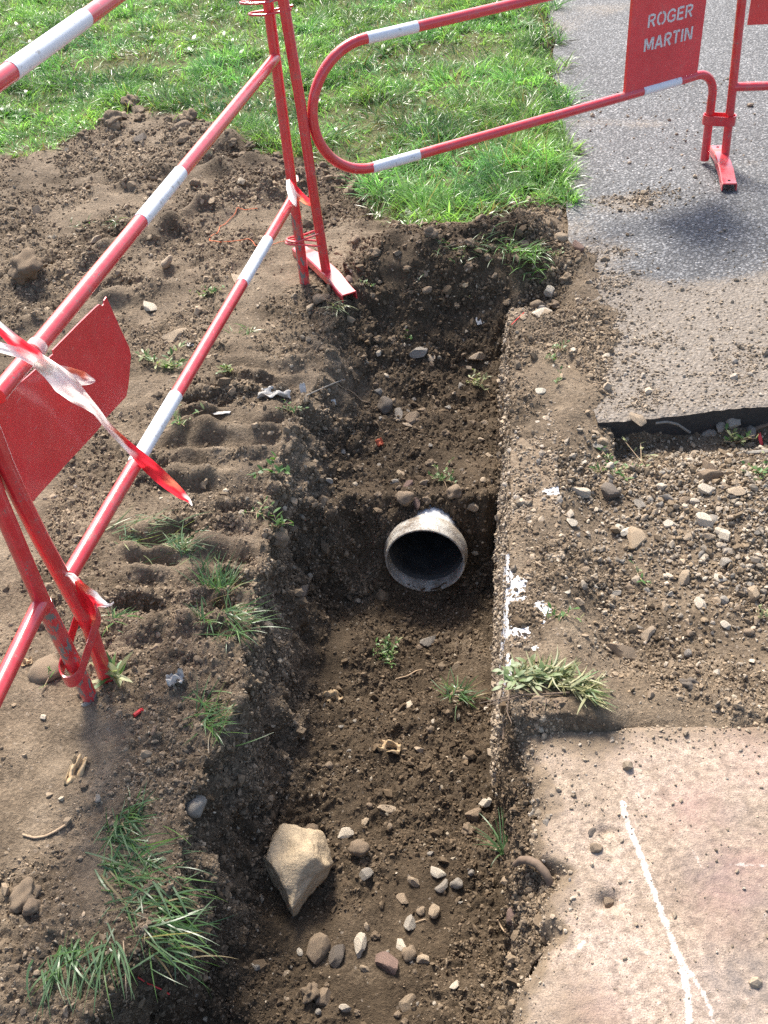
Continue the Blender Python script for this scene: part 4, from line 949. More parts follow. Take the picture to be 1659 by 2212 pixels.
pb = MB(); pb.box(FR.w((s0+s1)/2, (zbm+.008+zt-.008)/2, 0), np.array([(s1-s0)/2, .007, (zt-zbm-.016)/2]), R=np.array([FR.d, FR.n, [0, 0, 1]]).T)
pan = pb.build('panel', MAT['scuffed'], ba, smooth=False, bevel=.0015)
# stencil letters: strokes in a 0..1 box, gaps like the cut-out bridges of a stencil
GL = {'R': (.72, [[(.09, 0), (.09, 1)], [(.2, .955), (.42, .955), (.60, .88), (.63, .74), (.58, .6), (.42, .5), (.2, .5)], [(.40, .42), (.64, 0)]]),
      'O': (.82, [[(.36, .955), (.2, .9), (.1, .72), (.07, .5), (.1, .28), (.2, .1), (.36, .045)], [(.48, .045), (.64, .1), (.74, .28), (.77, .5), (.74, .72), (.64, .9), (.48, .955)]]),
      'G': (.82, [[(.74, .74), (.62, .92), (.43, .96), (.22, .88), (.1, .7), (.07, .5), (.1, .28), (.22, .1), (.43, .04), (.64, .1), (.74, .22), (.74, .46), (.46, .46)]]),
      'E': (.66, [[(.09, 0), (.09, 1)], [(.2, .955), (.62, .955)], [(.2, .52), (.56, .52)], [(.2, .045), (.62, .045)]]),
      'M': (.95, [[(.09, 0), (.09, 1)], [(.17, .97), (.47, .12)], [(.47, .12), (.77, .97)], [(.85, 0), (.85, 1)]]),
      'A': (.78, [[(.06, 0), (.36, 1)], [(.40, 1), (.71, 0)], [(.24, .3), (.53, .3)]]),
      'T': (.70, [[(.02, .955), (.29, .955)], [(.41, .955), (.68, .955)], [(.35, 0), (.35, .99)]]),
      'I': (.26, [[(.13, 0), (.13, 1)]]),
      'N': (.80, [[(.09, 0), (.09, 1)], [(.17, .95), (.63, .05)], [(.71, 0), (.71, 1)]])}
def word(txt, lo, hi, z0, z1, mbd):                    # on the viewer's face of the panel
    tw_ = sum(GL[c_][0] for c_ in txt)+.12*(len(txt)-1); sx_ = (hi-lo)/tw_; h = z1-z0; x = lo
    for c_ in txt:
        for st_ in GL[c_][1]:
            pts = [(x+px*sx_, z0+pz*h) for px, pz in st_]; wd = h*.185
            L_, R_ = [], []
            for i, p in enumerate(pts):
                a_, b_ = np.array(pts[max(i-1, 0)]), np.array(pts[min(i+1, len(pts)-1)]); t_ = (b_-a_)/np.linalg.norm(b_-a_); nn_ = np.array([-t_[1], t_[0]])*wd/2
                L_.append(np.array(p)+nn_); R_.append(np.array(p)-nn_)
            V = [FR.w(q[0], q[1], o_) for o_ in (-.0078, -.0066) for q in L_+R_]; m_ = len(pts)
            Fc = [(i, i+1, m_+i+1, m_+i) for i in range(m_-1)]+[(2*m_+i, 2*m_+m_+i, 2*m_+m_+i+1, 2*m_+i+1) for i in range(m_-1)]
            Fc += [(i, 2*m_+i, 2*m_+i+1, i+1) for i in range(m_-1)]+[(m_+i, m_+i+1, 3*m_+i+1, 3*m_+i) for i in range(m_-1)]
            Fc += [(0, m_, 3*m_, 2*m_), (m_-1, 3*m_-1, 4*m_-1, 2*m_-1)]
            mbd.add(V, Fc)
        x += (GL[c_][0]+.12)*sx_
def avg(*p): return sum(p)/len(p)
for txt, q in (('ROGER', ((1396.5, 57.8), (1493, 35), (1397.2, 29.9), (1494, 9.3))), ('MARTIN', ((1388, 109.3), (1492, 84.6), (1388.9, 81.5), (1493, 57.8)))):
    c4 = [FR.sz(*p) for p in q]; lb = MB()
    word(txt, avg(c4[0][0], c4[2][0]), avg(c4[1][0], c4[3][0]), avg(c4[0][1], c4[1][1]), avg(c4[2][1], c4[3][1]), lb)
    lb.build('lettering', MAT['letter'], pan, smooth=False)
# wire hooks welded to its post and closed round the plain leg of the left barrier
def hook(z0, z1, far, name='wire_hook'):
    pB = FR.w(-.012, 0)*np.array([1, 1, 0]); pA = FL.w(-.004, 0)*np.array([1, 1, 0])
    d_ = pA-pB; L_ = np.linalg.norm(d_); d_ /= L_; s_ = np.array([-d_[1], d_[0], 0]); pts = []
    for i in range(5): t_ = i/4; pts.append(pB-s_*.0175+d_*(-.005+t_*(L_+.005))+np.array([0, 0, z0+(z1-z0)*t_]))
    for i in range(1, 10): a_ = -math.pi/2+math.pi*i/10; pts.append(pB+d_*(L_+far*math.cos(a_))+s_*.0205*math.sin(a_)+np.array([0, 0, z1]))
    for i in range(5): t_ = 1-i/4; pts.append(pB+s_*.0185+d_*(-.005+t_*(L_+.005))+np.array([0, 0, z0+(z1-z0)*t_]))
    b_ = MB(); b_.tube(pts, .0036, 8); b_.build(name, MAT['red'], ba)
hook(.195, .172, .04); hook(.152, .162, .045); hook(.852, .842, .055); hook(.885, .872, .075)

# next barrier standing on the asphalt at right
PN = at(1565, 344, .02)
dN = np.array([.983, -.18, 0]); dN /= np.linalg.norm(dN)
FN = Frame(PN, PN+dN*1.6)
bn = root('site_barrier', (PN[0], PN[1], 0), 'red barrier standing on the asphalt at the right edge, on a bent steel foot', 'barrier', G_B)
tube_part(FN, [(.0, .03), (-.008, .25), (-.022, .56), (-.045, 1.08)], 'post', MAT['red'], bn)
rb = tube_part(FN, [(-.008, .286), (.5, .286), (1.0, .286), (1.6, .286)], 'bottom_rail', MAT['red'], bn); bands(FN, [(.55, .8)], rb, lambda a_: .286)
tube_part(FN, [(-.03, .72), (.5, .72), (1.0, .72), (1.6, .72)], 'middle_rail', MAT['red'], bn)
tube_part(FN, [(1.6, .0), (1.6, .5), (1.6, .72)], 'leg', MAT['red'], bn)
pb = MB(); pb.box(FN.w(.20, .60, 0), np.array([.193, .002, .105]), R=np.array([FN.d, FN.n, [0, 0, 1]]).T); pb.build('panel', MAT['scuffed'], bn, smooth=False)
f0, f1 = at(1549, 315, .03), at(1577, 396, .03)
channel_foot(f0*np.array([1, 1, 0]), f1*np.array([1, 1, 0]), .052, 'foot', bn, (.032, .046, .030))
pa = FR.w(ends-.004, .168); pn_ = FN.w(-.006, .168)
hz_ = (pn_-pa)*np.array([1, 1, 0]); md = (pa+pn_)/2
strap([np.array(p) for p in stadium_loop(md, hz_, np.linalg.norm(hz_)/2, TR+.006, 9)], .034, .0035, 'strap', MAT['red'], bn)
for r_ in (bl, bx, ba, bn, pr):
    pass

# ------------------------------------------------------------------ barrier tape
def mat_tape():
    m, t, b_ = newmat('barrier_tape'); c = attr(t, 'Col', 'Color'); f = tnoise(t, geopos(t), 120, 4, .6)
    c = mixc(t, .3, c, ramp(t, f, [(.3, .8), (.7, 1.1)]), 'MULTIPLY')
    t.links.new(c, b_.inputs['Base Color']); b_.inputs['Roughness'].default_value = .35
    tl = N(t, 'ShaderNodeBsdfTranslucent'); t.links.new(c, tl.inputs[0]); mx = N(t, 'ShaderNodeMixShader'); mx.inputs[0].default_value = .68
    t.links.new(b_.outputs[0], mx.inputs[1]); t.links.new(tl.outputs[0], mx.inputs[2]); t.links.new(mx.outputs[0], t.nodes['Material Output'].inputs[0]); return m
MAT['tape'] = mat_tape()
WH, RD, OR = (.95, .92, .90), (.75, .03, .05), (.80, .22, .13)
def ribbon(ctrl, fold=.3, seed=0, nn=9, sub=7):
    """ctrl: (point, width, side vector, colour left, colour right)"""
    g = np.random.default_rng(seed); P_ = np.array([c_[0] for c_ in ctrl]); Wd = np.array([c_[1] for c_ in ctrl]); Sd = np.array([c_[2] for c_ in ctrl]); CL = np.array([c_[3] for c_ in ctrl]); CR = np.array([c_[4] for c_ in ctrl])
    m_ = (len(ctrl)-1)*sub+1; t_ = np.linspace(0, len(ctrl)-1, m_)
    ip = lambda A: np.stack([np.interp(t_, np.arange(len(ctrl)), A[:, k]) for k in range(A.shape[1])], 1)
    Pc = ip(P_); ker = np.array([1, 2, 3, 2, 1])/9.
    for _ in range(2): Pc = np.concatenate([Pc[:1], (Pc[:-2]+2*Pc[1:-1]+Pc[2:])/4, Pc[-1:]])
    W_ = np.interp(t_, np.arange(len(ctrl)), Wd); S_ = ip(Sd); S_ /= np.linalg.norm(S_, axis=1, keepdims=True); L_, R_ = ip(CL), ip(CR)
    T_ = np.gradient(Pc, axis=0); T_ /= np.linalg.norm(T_, axis=1, keepdims=True)+1e-9; Nn = np.cross(T_, S_)
    V, C = [], []
    ph = g.random(3)*6
    for i in range(m_):
        for j in range(nn):
            a_ = j/(nn-1)-.5; wv = fold*W_[i]*(.5*math.sin(a_*9+ph[0]+i*.25)+.35*math.sin(a_*17+ph[1]-i*.4))*.35
            V.append(Pc[i]+S_[i]*W_[i]*a_+Nn[i]*wv); k_ = sm(.42, .58, j/(nn-1)+.10*math.sin(i*.5+ph[2])); C.append(L_[i]*(1-k_)+R_[i]*k_)
    Fc = [(i*nn+j, i*nn+j+1, (i+1)*nn+j+1, (i+1)*nn+j) for i in range(m_-1) for j in range(nn-1)]
    return V, Fc, C
def tape_obj(name, parts, label):
    V, Fc, C = [], [], []
    for (v_, f_, c_) in parts: b_ = len(V); V += list(v_); Fc += [tuple(i+b_ for i in f) for f in f_]; C += list(c_)
    me = fast_mesh(name, V, Fc, True, cols=np.array(C)); o = link(name, me, MAT['tape'])
    return tag(o, label, 'tape')
def plane_ctrl(fr, items, off):                         # (u, v, px width, colours, extra offset)
    out = []; W3 = []
    for it in items:
        u, v = it[0], it[1]; q = fr.P+fr.n*(off+(it[5] if len(it) > 5 else 0)); a_, z = at_plane(u, v, q, fr.d); W3.append(q+fr.d*a_+np.array([0, 0, z]))
    for i, it in enumerate(items):
        t_ = W3[min(i+1, len(W3)-1)]-W3[max(i-1, 0)]; vd = W3[i]-EYE; s_ = np.cross(t_, vd); s_ /= np.linalg.norm(s_)
        dp_ = (W3[i]-EYE)@B[:, 2]; out.append((W3[i], it[2]/FPX*dp_, s_, it[3], it[4]))
    return out
o1 = .024
pieces = [ribbon(plane_ctrl(FL, [(-60, 660, 22, RD, WH), (0, 708, 22, RD, WH), (40, 745, 30, RD, RD), (75, 772, 34, WH, RD), (100, 795, 26, WH, WH)], o1), .5, 1),
          ribbon(plane_ctrl(FL, [(-60, 733, 20, WH, WH), (0, 750, 22, WH, WH), (45, 763, 22, WH, WH), (85, 783, 26, WH, WH), (110, 800, 36, WH, WH)], o1, ), .5, 2),
          ribbon(plane_ctrl(FL, [(80, 778, 34, WH, WH), (110, 800, 40, WH, WH), (140, 828, 52, WH, WH), (165, 852, 40, WH, WH), (190, 872, 26, WH, WH), (212, 893, 16, WH, WH), (228, 915, 15, WH, WH), (250, 938, 17, WH, OR), (275, 962, 20, WH, RD), (300, 985, 25, RD, RD), (318, 1003, 30, RD, RD), (345, 1028, 31, RD, RD), (368, 1048, 27, RD, OR), (392, 1068, 20, RD, RD), (408, 1081, 9, RD, WH), (415, 1092, 2, WH, WH)], o1+.002), .45, 3),
          ribbon(plane_ctrl(FL, [(120, 792, 10, WH, WH), (150, 806, 26, WH, OR), (178, 818, 32, WH, OR), (195, 822, 18, WH, WH), (206, 822, 4, WH, WH)], o1+.006), .35, 4)]
def around(fr_c, axis, r_, wd, seed, col=WH, a0=0., a1=6.283):
    ax = np.array(axis)/np.linalg.norm(axis); u_ = np.cross(ax, [0, 0, 1.]);
    if np.linalg.norm(u_) < .2: u_ = np.cross(ax, [1., 0, 0])
    u_ /= np.linalg.norm(u_); v_ = np.cross(ax, u_)
    return ribbon([(np.array(fr_c)+r_*(math.cos(a_)*u_+math.sin(a_)*v_), wd, ax, col, col) for a_ in np.linspace(a0, a1, 13)], .12, seed, 5, 2)
a_, z_ = FL.sz(82, 770); pieces.append(around(FL.w(a_, zm(a_)), FL.d, TR+.003, .022, 5))
a_, z_ = FL.sz(300, 1000); pieces.append(around(FL.w(a_, zb(a_)), FL.d, TR+.003, .016, 6))
tape_obj('barrier_tape', pieces, 'long torn red and white tape tied across the rails before the red panel')
a_, z_ = FL.sz(633, 386)
tape_obj('barrier_tape', [around(FL.w(a_, z_), (0, 0, 1), TR+.002, .012, 7),
    ribbon(plane_ctrl(FL, [(622, 388, 8, WH, WH), (626, 405, 16, WH, WH), (632, 425, 17, WH, WH), (637, 440, 9, WH, WH), (640, 446, 3, WH, WH)], .022), .4, 8),
    ribbon(plane_ctrl(FL, [(626, 390, 6, WH, RD), (638, 410, 16, WH, RD), (650, 425, 17, OR, RD), (662, 434, 15, OR, RD), (672, 441, 9, RD, RD), (676, 445, 4, OR, OR)], .026), .5, 9)],
    'short tape remnant knotted on the plain leg at the far barrier corner')
a_, z_ = FL.sz(134, 1263)
tape_obj('barrier_tape', [around(FL.w(1.645, .245), (0.05, 0, 1), TR+.002, .012, 10),
    ribbon(plane_ctrl(FL, [(142, 1240, 8, WH, WH), (155, 1243, 12, WH, WH), (168, 1258, 16, WH, RD), (182, 1277, 26, RD, OR), (200, 1290, 28, RD, WH), (216, 1302, 20, RD, WH), (230, 1307, 10, WH, WH), (240, 1306, 5, WH, WH), (246, 1300, 2, WH, WH)], .020), .45, 11),
    ribbon(plane_ctrl(FL, [(165, 1255, 8, RD, OR), (176, 1285, 16, RD, RD), (190, 1307, 22, RD, RD), (200, 1325, 16, RD, RD), (203, 1340, 8, OR, OR), (198, 1352, 5, OR, OR)], .024), .4, 12)],
    'short tape remnant tied on the red post beside the grey flaked leg')

# ------------------------------------------------------------------ grass
def blades(base, az, lean, curl, length, width, segs=4, roll=None, lens=False, side_curl=None):
    """ribbons: az heading, lean from the vertical at the root, curl = extra bend to the tip (radians)"""
    n = len(base); az = np.asarray(az); lean = np.broadcast_to(lean, (n,)); curl = np.broadcast_to(curl, (n,)); length = np.broadcast_to(length, (n,)); width = np.broadcast_to(width, (n,))
    hd = np.stack([np.cos(az), np.sin(az), 0*az], -1); sd = np.stack([-np.sin(az), np.cos(az), 0*az], -1); up = np.array([0, 0, 1.])
    if roll is not None:
        pass
    V = np.empty((n, segs+1, 2, 3)); p = base.copy(); sc_ = np.zeros(n) if side_curl is None else side_curl
    for i in range(segs+1):
        t = i/segs; th = lean+curl*t
        dr = np.sin(th)[:, None]*(hd+sd*(sc_*t)[:, None])+np.cos(th)[:, None]*up
        if i: p = p+dr*(length/segs)[:, None]
        if lens: wv = width*math.sin(math.pi*min(1, .08+.92*t))**.8
        else: wv = width*(1-.92*t**2.2)*(.7+.3*min(1, t*4))
        nrm = np.cross(sd, dr); s2 = sd if roll is None else sd*np.cos(roll)[:, None]+nrm*np.sin(roll)[:, None]
        V[:, i, 0] = p-s2*(wv/2)[:, None]; V[:, i, 1] = p+s2*(wv/2)[:, None]
    k = (np.arange(n)*(segs+1)*2)[:, None, None]; q = np.arange(segs)[None, :, None]*2
    Fc = (k+q+np.array([0, 1, 3, 2])[None, None]).reshape(-1, 4)
    return V.reshape(-1, 3), Fc, (segs+1)*2
def gcol(n, kind='lawn'):
    t = rng.random((n, 1)); a_ = np.array([.070, .165, .042]); b_ = np.array([.225, .40, .125]); c = a_*(1-t)+b_*t
    if kind == 'blue': c = np.array([.065, .13, .055])*(1-t)+np.array([.165, .275, .125])*t
    if kind == 'tuft': c = np.array([.06, .135, .035])*(1-t)+np.array([.17, .30, .085])*t
    if kind == 'pale': c = np.array([.17, .21, .085])*(1-t)+np.array([.36, .37, .19])*t
    if kind == 'dry': c = np.array([.20, .15, .07])*(1-t)+np.array([.42, .34, .18])*t
    if kind == 'thatch': c = np.array([.09, .075, .035])*(1-t)+np.array([.22, .18, .09])*t
    if kind == 'weed': c = np.array([.05, .12, .025])*(1-t)+np.array([.13, .24, .06])*t
    return c
# lawn: denser towards the viewer, leaning in drifts, some of it cut and dry
def lawn_points(n):
    out = []; tot = 0
    while tot < n:
        m_ = n*2; y = 3.25+rng.random(m_)**1.15*6.5; x = -3.6+rng.random(m_)*(3.6+1.9)
        ok = (x < path_left(y)+.03+.10*n2(x, y, .22, 120)+.05*n2(x, y, .07, 131)) & (y > lawn_edge(x)+.09*n2(x, y, .17, 121)+.06*n2(x, y, .06, 130)-.02)
        u, v, d = proj(np.stack([x, y, 0*x], -1)); ok &= (u > -260) & (v > -330) & (v < 560)
        cl = .35+1.2*sm(-.35, .35, n2(x, y, .16, 122)+.5*n2(x, y, .05, 123))
        for (cx, cy, rx, ry, k) in BARE: cl = cl*(1-k*gauss(x, y, cx, cy, rx, ry))
        near = np.where(y < 5.2, 1., .75); ok &= rng.random(m_) < cl*near*.8
        out.append(np.stack([x[ok], y[ok]], 1)); tot += ok.sum()
    return np.concatenate(out)[:n]
def bare(u, v, rx, ry, k): q = at(u, v); return (q[0], q[1], rx, ry, k)
BARE = [bare(60, 120, .3, .12, .5), bare(520, 210, .3, .12, .45), bare(420, 60, .3, .15, .4), bare(1000, 330, .16, .12, .45), bare(1180, 60, .1, .5, .5), bare(235, 145, .22, .14, .9), bare(300, 128, .18, .1, .6), bare(870, 240, .14, .22, .6), bare(830, 150, .2, .2, .5), bare(1090, 165, .16, .06, .8), bare(760, 300, .2, .25, .55), bare(1130, 470, .1, .08, .6), bare(900, 110, .2, .1, .4), bare(1030, 120, .12, .08, .4), bare(720, 350, .25, .12, .5)]
n = 185000
xy = lawn_points(n); x, y = xy.T
zz = np.zeros(n)
gi = (np.searchsorted(np.array(yy), y)).clip(1, J-1)                              # height of the ground under each blade
lz = bank_left(x, y)[0]; zz = np.where(x-xr(y) > 0, bank_right(x, y)[0], lz)+mound(x, y)-.004
zz = np.where((y < 4.2) & (x > xl(y)) & (x < xr(y)), floor_z(y)+mound(x, y), zz)
dryness = sum(k*gauss(x, y, cx, cy, rx*1.25, ry*1.25) for cx, cy, rx, ry, k in BARE)+.35*sm(.1, .5, n2(x, y, .4, 124))
isdry = rng.random(n) < (.10+.35*sm(.22, .02, y-lawn_edge(x))*(x < path_left(y)-.1)+.55*dryness).clip(0, .8)
azf = 6.28*n2(x, y, .22, 125)*1.6+rng.normal(0, .9, n)
tall = .75+.9*sm(-.3, .4, n2(x, y, .28, 126))+.5*np.exp(-((x-path_left(y))/.12)**2)*(y < 5)
flat = isdry & (rng.random(n) < .75)
length = (.046+.032*rng.random(n))*tall*np.where(rng.random(n) < .04, 1.6, 1.)
lean = np.where(flat, 1.15+.35*rng.random(n), .15+.75*rng.random(n)**1.3); curl = np.where(flat, .3, .4+1.0*rng.random(n))
wid = np.where(rng.random(n) < .25, .0055, .0034)*(.7+.6*rng.random(n))
zz = np.where(x > path_left(y)-.05, np.maximum(zz, -.004), zz)
c = gcol(n); tone = (.78+.6*sm(-.4, .4, n2(x, y, .5, 127)))[:, None]*(.8+.4*sm(-.3, .3, n2(x, y, .12, 128)))[:, None]
c = c*tone*(1+np.array([.22, .05, -.1])*n2(x, y, .35, 129)[:, None]*1.5); ndry = isdry.sum(); c[isdry] = gcol(ndry, 'thatch')*(.6+.9*rng.random((ndry, 1)))
st_ = rng.random(n) < .012; c[st_] = gcol(st_.sum(), 'dry'); length[st_] *= 1.9; wid[st_] *= .5; lean[st_] = rng.random(st_.sum())*.9
V, Fc, k = blades(np.stack([x, y, zz], -1), azf, lean, curl, length, wid, 3, roll=rng.normal(0, .5, n))
lawn = tag(link('lawn_grass', fast_mesh('lawn_grass', V, Fc, True, cols=np.repeat(c, k, 0)), MAT['blade']), kind='stuff')
# broad low leaves growing through the lawn
nr_ = 150; pt = lawn_points(nr_*2); pt = pt[rng.permutation(len(pt))[:nr_]]
base, az_, ln, le, wi, cc = [], [], [], [], [], []
for (px, py) in pt:
    m_ = rng.integers(5, 9); z0 = float((bank_right if px > xr(py) else bank_left)(np.array([px]), np.array([py]))[0][0]); tn = .7+.7*rng.random()
    for j in range(m_):
        base.append((px, py, z0+.004)); az_.append(j*6.28/m_+rng.normal(0, .3)); ln.append(.5+.6*rng.random()); le.append(.045+.04*rng.random()); wi.append(.014+.010*rng.random()); cc.append(np.array([.075, .175, .03])*tn)
V, Fc, k = blades(np.array(base), np.array(az_), np.array(ln), .7, np.array(le), np.array(wi), 4, lens=True)
tag(link('lawn_weeds', fast_mesh('lawn_weeds', V, Fc, True, cols=np.repeat(np.array(cc), k, 0)), MAT['blade']), kind='stuff')

# ------------------------------------------------------------------ tufts and weeds, each its own plant
def tuft(u, v, n, spread, length, az, azs, label, lean=(.3, .7), curl=(.5, 1.2), width=.0032, kinds=(('tuft', .6), ('blue', .4)), name='grass_tuft', cat='grass tuft', shape=None, clod=0., lift=0., segs=6, group=None):
    loc, nor, d = hit(u, v)
    if shape is None:
        off = np.concatenate([rng.normal(0, spread, (n, 2))*np.array([1., .75]), np.zeros((n, 1))], 1); base = loc+off
    else:
        t_ = rng.random(n)*(len(shape)-1); hp = [hit(*p)[0] for p in shape]; i_ = t_.astype(int); f_ = (t_-i_)[:, None]
        base = np.array([hp[i] for i in i_])*(1-f_)+np.array([hp[min(i+1, len(hp)-1)] for i in i_])*f_+np.concatenate([rng.normal(0, spread, (n, 2)), np.zeros((n, 1))], 1)
    for i in range(n):
        q = drop(base[i, 0], base[i, 1])[0]
        base[i, 2] = q[2]-.003 if abs(q[2]-loc[2]) < .08 else loc[2]
    base[:, 2] += lift
    a_ = math.radians(az)+rng.normal(0, math.radians(azs), n)
    c = np.concatenate([gcol(int(round(n*w_))+1, k_) for k_, w_ in kinds])[:n]
    if len(c) < n: c = np.concatenate([c, c[:n-len(c)]])
    V, Fc, k = blades(base, a_, rng.uniform(*lean, n), rng.uniform(*curl, n), length*(.45+.75*rng.random(n)), width*(.6+.7*rng.random(n)), segs, roll=rng.normal(0, .45, n), side_curl=rng.normal(0, .3, n))
    o = link(name, fast_mesh(name, V-loc, Fc, True, cols=np.repeat(c, k, 0)), MAT['blade'], loc=tuple(loc))
    if clod:
        cl = stone_mesh('soil_clod', int(u), 4, 0, (1, .9, .6), .36, 4); cl.materials.append(MAT['clod']); cl.transform(Matrix.Scale(clod, 4)); link('soil_clod', cl, None, o, (0, 0, 0))
    return tag(o, label, cat, group)
GB = (('tuft', .40), ('blue', .48), ('dry', .12))
tuft(300, 1880, 260, .022, .098, -25, 40, 'big mat of long green grass hanging over the near left trench edge', lean=(1.0, 1.55), curl=(.3, 1.1), width=.0034, kinds=GB, shape=[(250, 1800), (240, 1850), (290, 1880), (250, 1930), (330, 1920), (300, 1980), (360, 2000), (330, 2050)], lift=.004)
tuft(165, 2080, 70, .012, .10, -80, 22, 'lower grass mat drooping straight down at the bottom left corner', lean=(.8, 1.2), curl=(.6, 1.2), width=.0040, kinds=(('blue', .8), ('tuft', .2)), shape=[(105, 2090), (140, 2060), (180, 2040), (225, 2010), (245, 2060)], lift=.006)
tuft(275, 1775, 60, .012, .075, -20, 60, 'small grass sprig just above the big hanging mat', lean=(.5, 1.2), curl=(.5, 1.4), kinds=GB, shape=[(245, 1790), (270, 1765), (290, 1760)])
tuft(470, 1280, 80, .013, .085, 60, 55, 'grass tuft growing on the trench lip right of the strapped legs', lean=(.35, 1.0), curl=(.3, .9), kinds=GB, shape=[(430, 1250), (455, 1275), (480, 1290), (490, 1305)])
tuft(497, 1345, 60, .011, .10, -20, 60, 'long bladed grass tuft hanging from the lip just below another tuft', lean=(.6, 1.3), curl=(.4, 1.1), kinds=(('blue', .6), ('tuft', .4)), shape=[(480, 1320), (500, 1335), (505, 1360)])
tuft(455, 1565, 70, .014, .075, -20, 60, 'grass tuft on the lip halfway between the strapped legs and the hanging mat', lean=(.4, 1.1), curl=(.4, 1.0), kinds=GB, shape=[(430, 1530), (455, 1560), (470, 1580)])
tuft(310, 1170, 130, .03, .075, 0, 40, 'trampled flat grass on the soil under the lower barrier rail', lean=(1.15, 1.5), curl=(.0, .25), width=.0028, kinds=(('blue', .75), ('pale', .25)), shape=[(235, 1165), (280, 1150), (330, 1170), (380, 1180), (400, 1170)], lift=.006)
tuft(395, 1195, 40, .012, .06, 70, 60, 'thin grass standing at the right end of the trampled flat grass', lean=(.3, 1.0), kinds=(('blue', .7), ('pale', .3)))
tuft(1088, 1840, 26, .006, .085, 120, 70, 'small fresh grass tuft on the soil ledge beside the broken slab edge', lean=(.3, .9), curl=(.5, 1.3), width=.0030, kinds=(('blue', .9), ('tuft', .1)))
tuft(990, 1500, 70, .016, .065, 60, 90, 'green grass sod lying on the trench floor near the right wall', lean=(.4, 1.2), kinds=GB, clod=.024)
tuft(440, 1380-40, 14, .01, .05, 0, 90, 'few thin blades on the soil left of the long bladed tuft', kinds=GB)
tuft(245, 1365-25, 26, .014, .05, 20, 90, 'small grass patch beside the strap of the barrier legs', lean=(.6, 1.3), kinds=GB)
tuft(1130, 555, 120, .022, .085, -60, 60, 'dark grass tuft on the right shoulder of the far soil heap', lean=(.3, 1.1), kinds=(('lawn', .8), ('blue', .2)), shape=[(1095, 530), (1125, 550), (1150, 545), (1140, 570)])
tuft(1010, 545, 90, .03, .07, -90, 70, 'loose grass spread on the left shoulder of the far soil heap', lean=(.6, 1.3), kinds=GB, shape=[(960, 540), (1010, 535), (1060, 520), (1085, 540)])
tuft(1095, 430, 170, .028, .095, 90, 90, 'dense dark grass clump at the corner of lawn and asphalt', lean=(.15, .9), kinds=(('lawn', .9), ('dry', .1)))
tuft(1100, 350, 60, .06, .20, 60, 80, 'tall dry seed stalks rising at the asphalt edge under the lower rail', lean=(.1, .7), curl=(.2, .6), width=.0022, kinds=(('dry', .85), ('pale', .15)), name='seed_stalks', cat='dry grass', segs=8)
tuft(930, 480, 80, .03, .07, -90, 60, 'fringe of bright grass overhanging the far soil heap', lean=(.4, 1.2), kinds=(('lawn', 1.),), shape=[(840, 478), (900, 490), (960, 492), (1010, 490)])
tuft(725, 660, 24, .010, .06, -60, 60, 'wilted grass hanging below the steel foot of the far barrier', lean=(.5, 1.3), kinds=(('pale', .6), ('weed', .4)))
tuft(240, 480, 40, .02, .04, 0, 90, 'clump of dry mown grass on bare soil left of the white band', lean=(.9, 1.4), kinds=(('pale', .6), ('weed', .4)))
tuft(180, 485, 16, .02, .05, 0, 90, 'thin green sprig on bare soil left of the mown clump', lean=(.5, 1.2), kinds=(('weed', 1.),))
tuft(720//2+170, 720, 40, .018, .05, 20, 90, 'flattened green sprig right of the lower rail on the bank', lean=(.9, 1.4), kinds=(('weed', .6), ('pale', .4)))
def weed(u, v, n, rad, lf, lw, label, kinds=(('weed', .7), ('pale', .3)), stems=5, height=.04, az=None, name='weed', clod=0, roots=0, group=None, flat=False):
    loc, nor, d = hit(u, v); V0, F0, C0 = [], [], []
    base, A, LN, LE, WI = [], [], [], [], []; stb = MB()
    for s_ in range(stems):
        a_ = rng.random()*6.283 if az is None else math.radians(az)+rng.normal(0, .5); ln_ = (1.35 if flat else .3+.8*rng.random()); L_ = height*(.6+.7*rng.random())
        q = np.array([0, 0, .004]); pts = [q.copy()]
        for i in range(5):
            th = ln_+.12*i*(0 if flat else 1); q = q+np.array([math.sin(th)*math.cos(a_), math.sin(th)*math.sin(a_), math.cos(th)])*L_/5; pts.append(q.copy())
            for j in range(max(1, n//(stems*5))):
                base.append(q+rng.normal(0, .002, 3)); A.append(rng.random()*6.283); LN.append(.3+1.0*rng.random()); LE.append(lf*(.6+.7*rng.random())); WI.append(lw*(.6+.7*rng.random()))
        stb.tube(pts, [.0012-.0001*i for i in range(6)], 5)
    for r_ in range(roots):
        a_ = rng.random()*6.283; q = np.array([0, 0, .003]); pts = [q.copy()]
        for i in range(6): a_ += rng.normal(0, .5); q = q+np.array([math.cos(a_), math.sin(a_), rng.normal(0, .25)])*height*.22; pts.append(q.copy())
        stb.tube(pts, [.0011-.00015*i for i in range(7)], 4)
    m_ = len(base); c = np.concatenate([gcol(int(round(m_*w_))+1, k_) for k_, w_ in kinds]); c = c[rng.permutation(len(c))][:m_]
    if len(c) < m_: c = np.concatenate([c, c[:m_-len(c)]])
    V, Fc, k = blades(np.array(base), np.array(A), np.array(LN), .5, np.array(LE), np.array(WI), 3, lens=True, roll=rng.normal(0, .4, m_))
    o = link(name, fast_mesh(name, V, Fc, True, cols=np.repeat(c, k, 0)), MAT['weed'], loc=tuple(loc))
    stb.build('stem', MAT['rootp'], o)
    if clod:
        cl = stone_mesh('soil_clod', int(u)+3, 4, 0, (1, .9, .7), .36, 4); cl.materials.append(MAT['clod']); cl.transform(Matrix.Scale(clod, 4)); link('soil_clod', cl, None, o, (0, -.008, -.01))
    return tag(o, label, 'weed', group)
weed(842, 1422, 260, .03, .014, .005, 'bushy green weed with root ball on the trench floor before the pipe', stems=14, height=.045, clod=.028, kinds=(('weed', .7), ('pale', .3)))
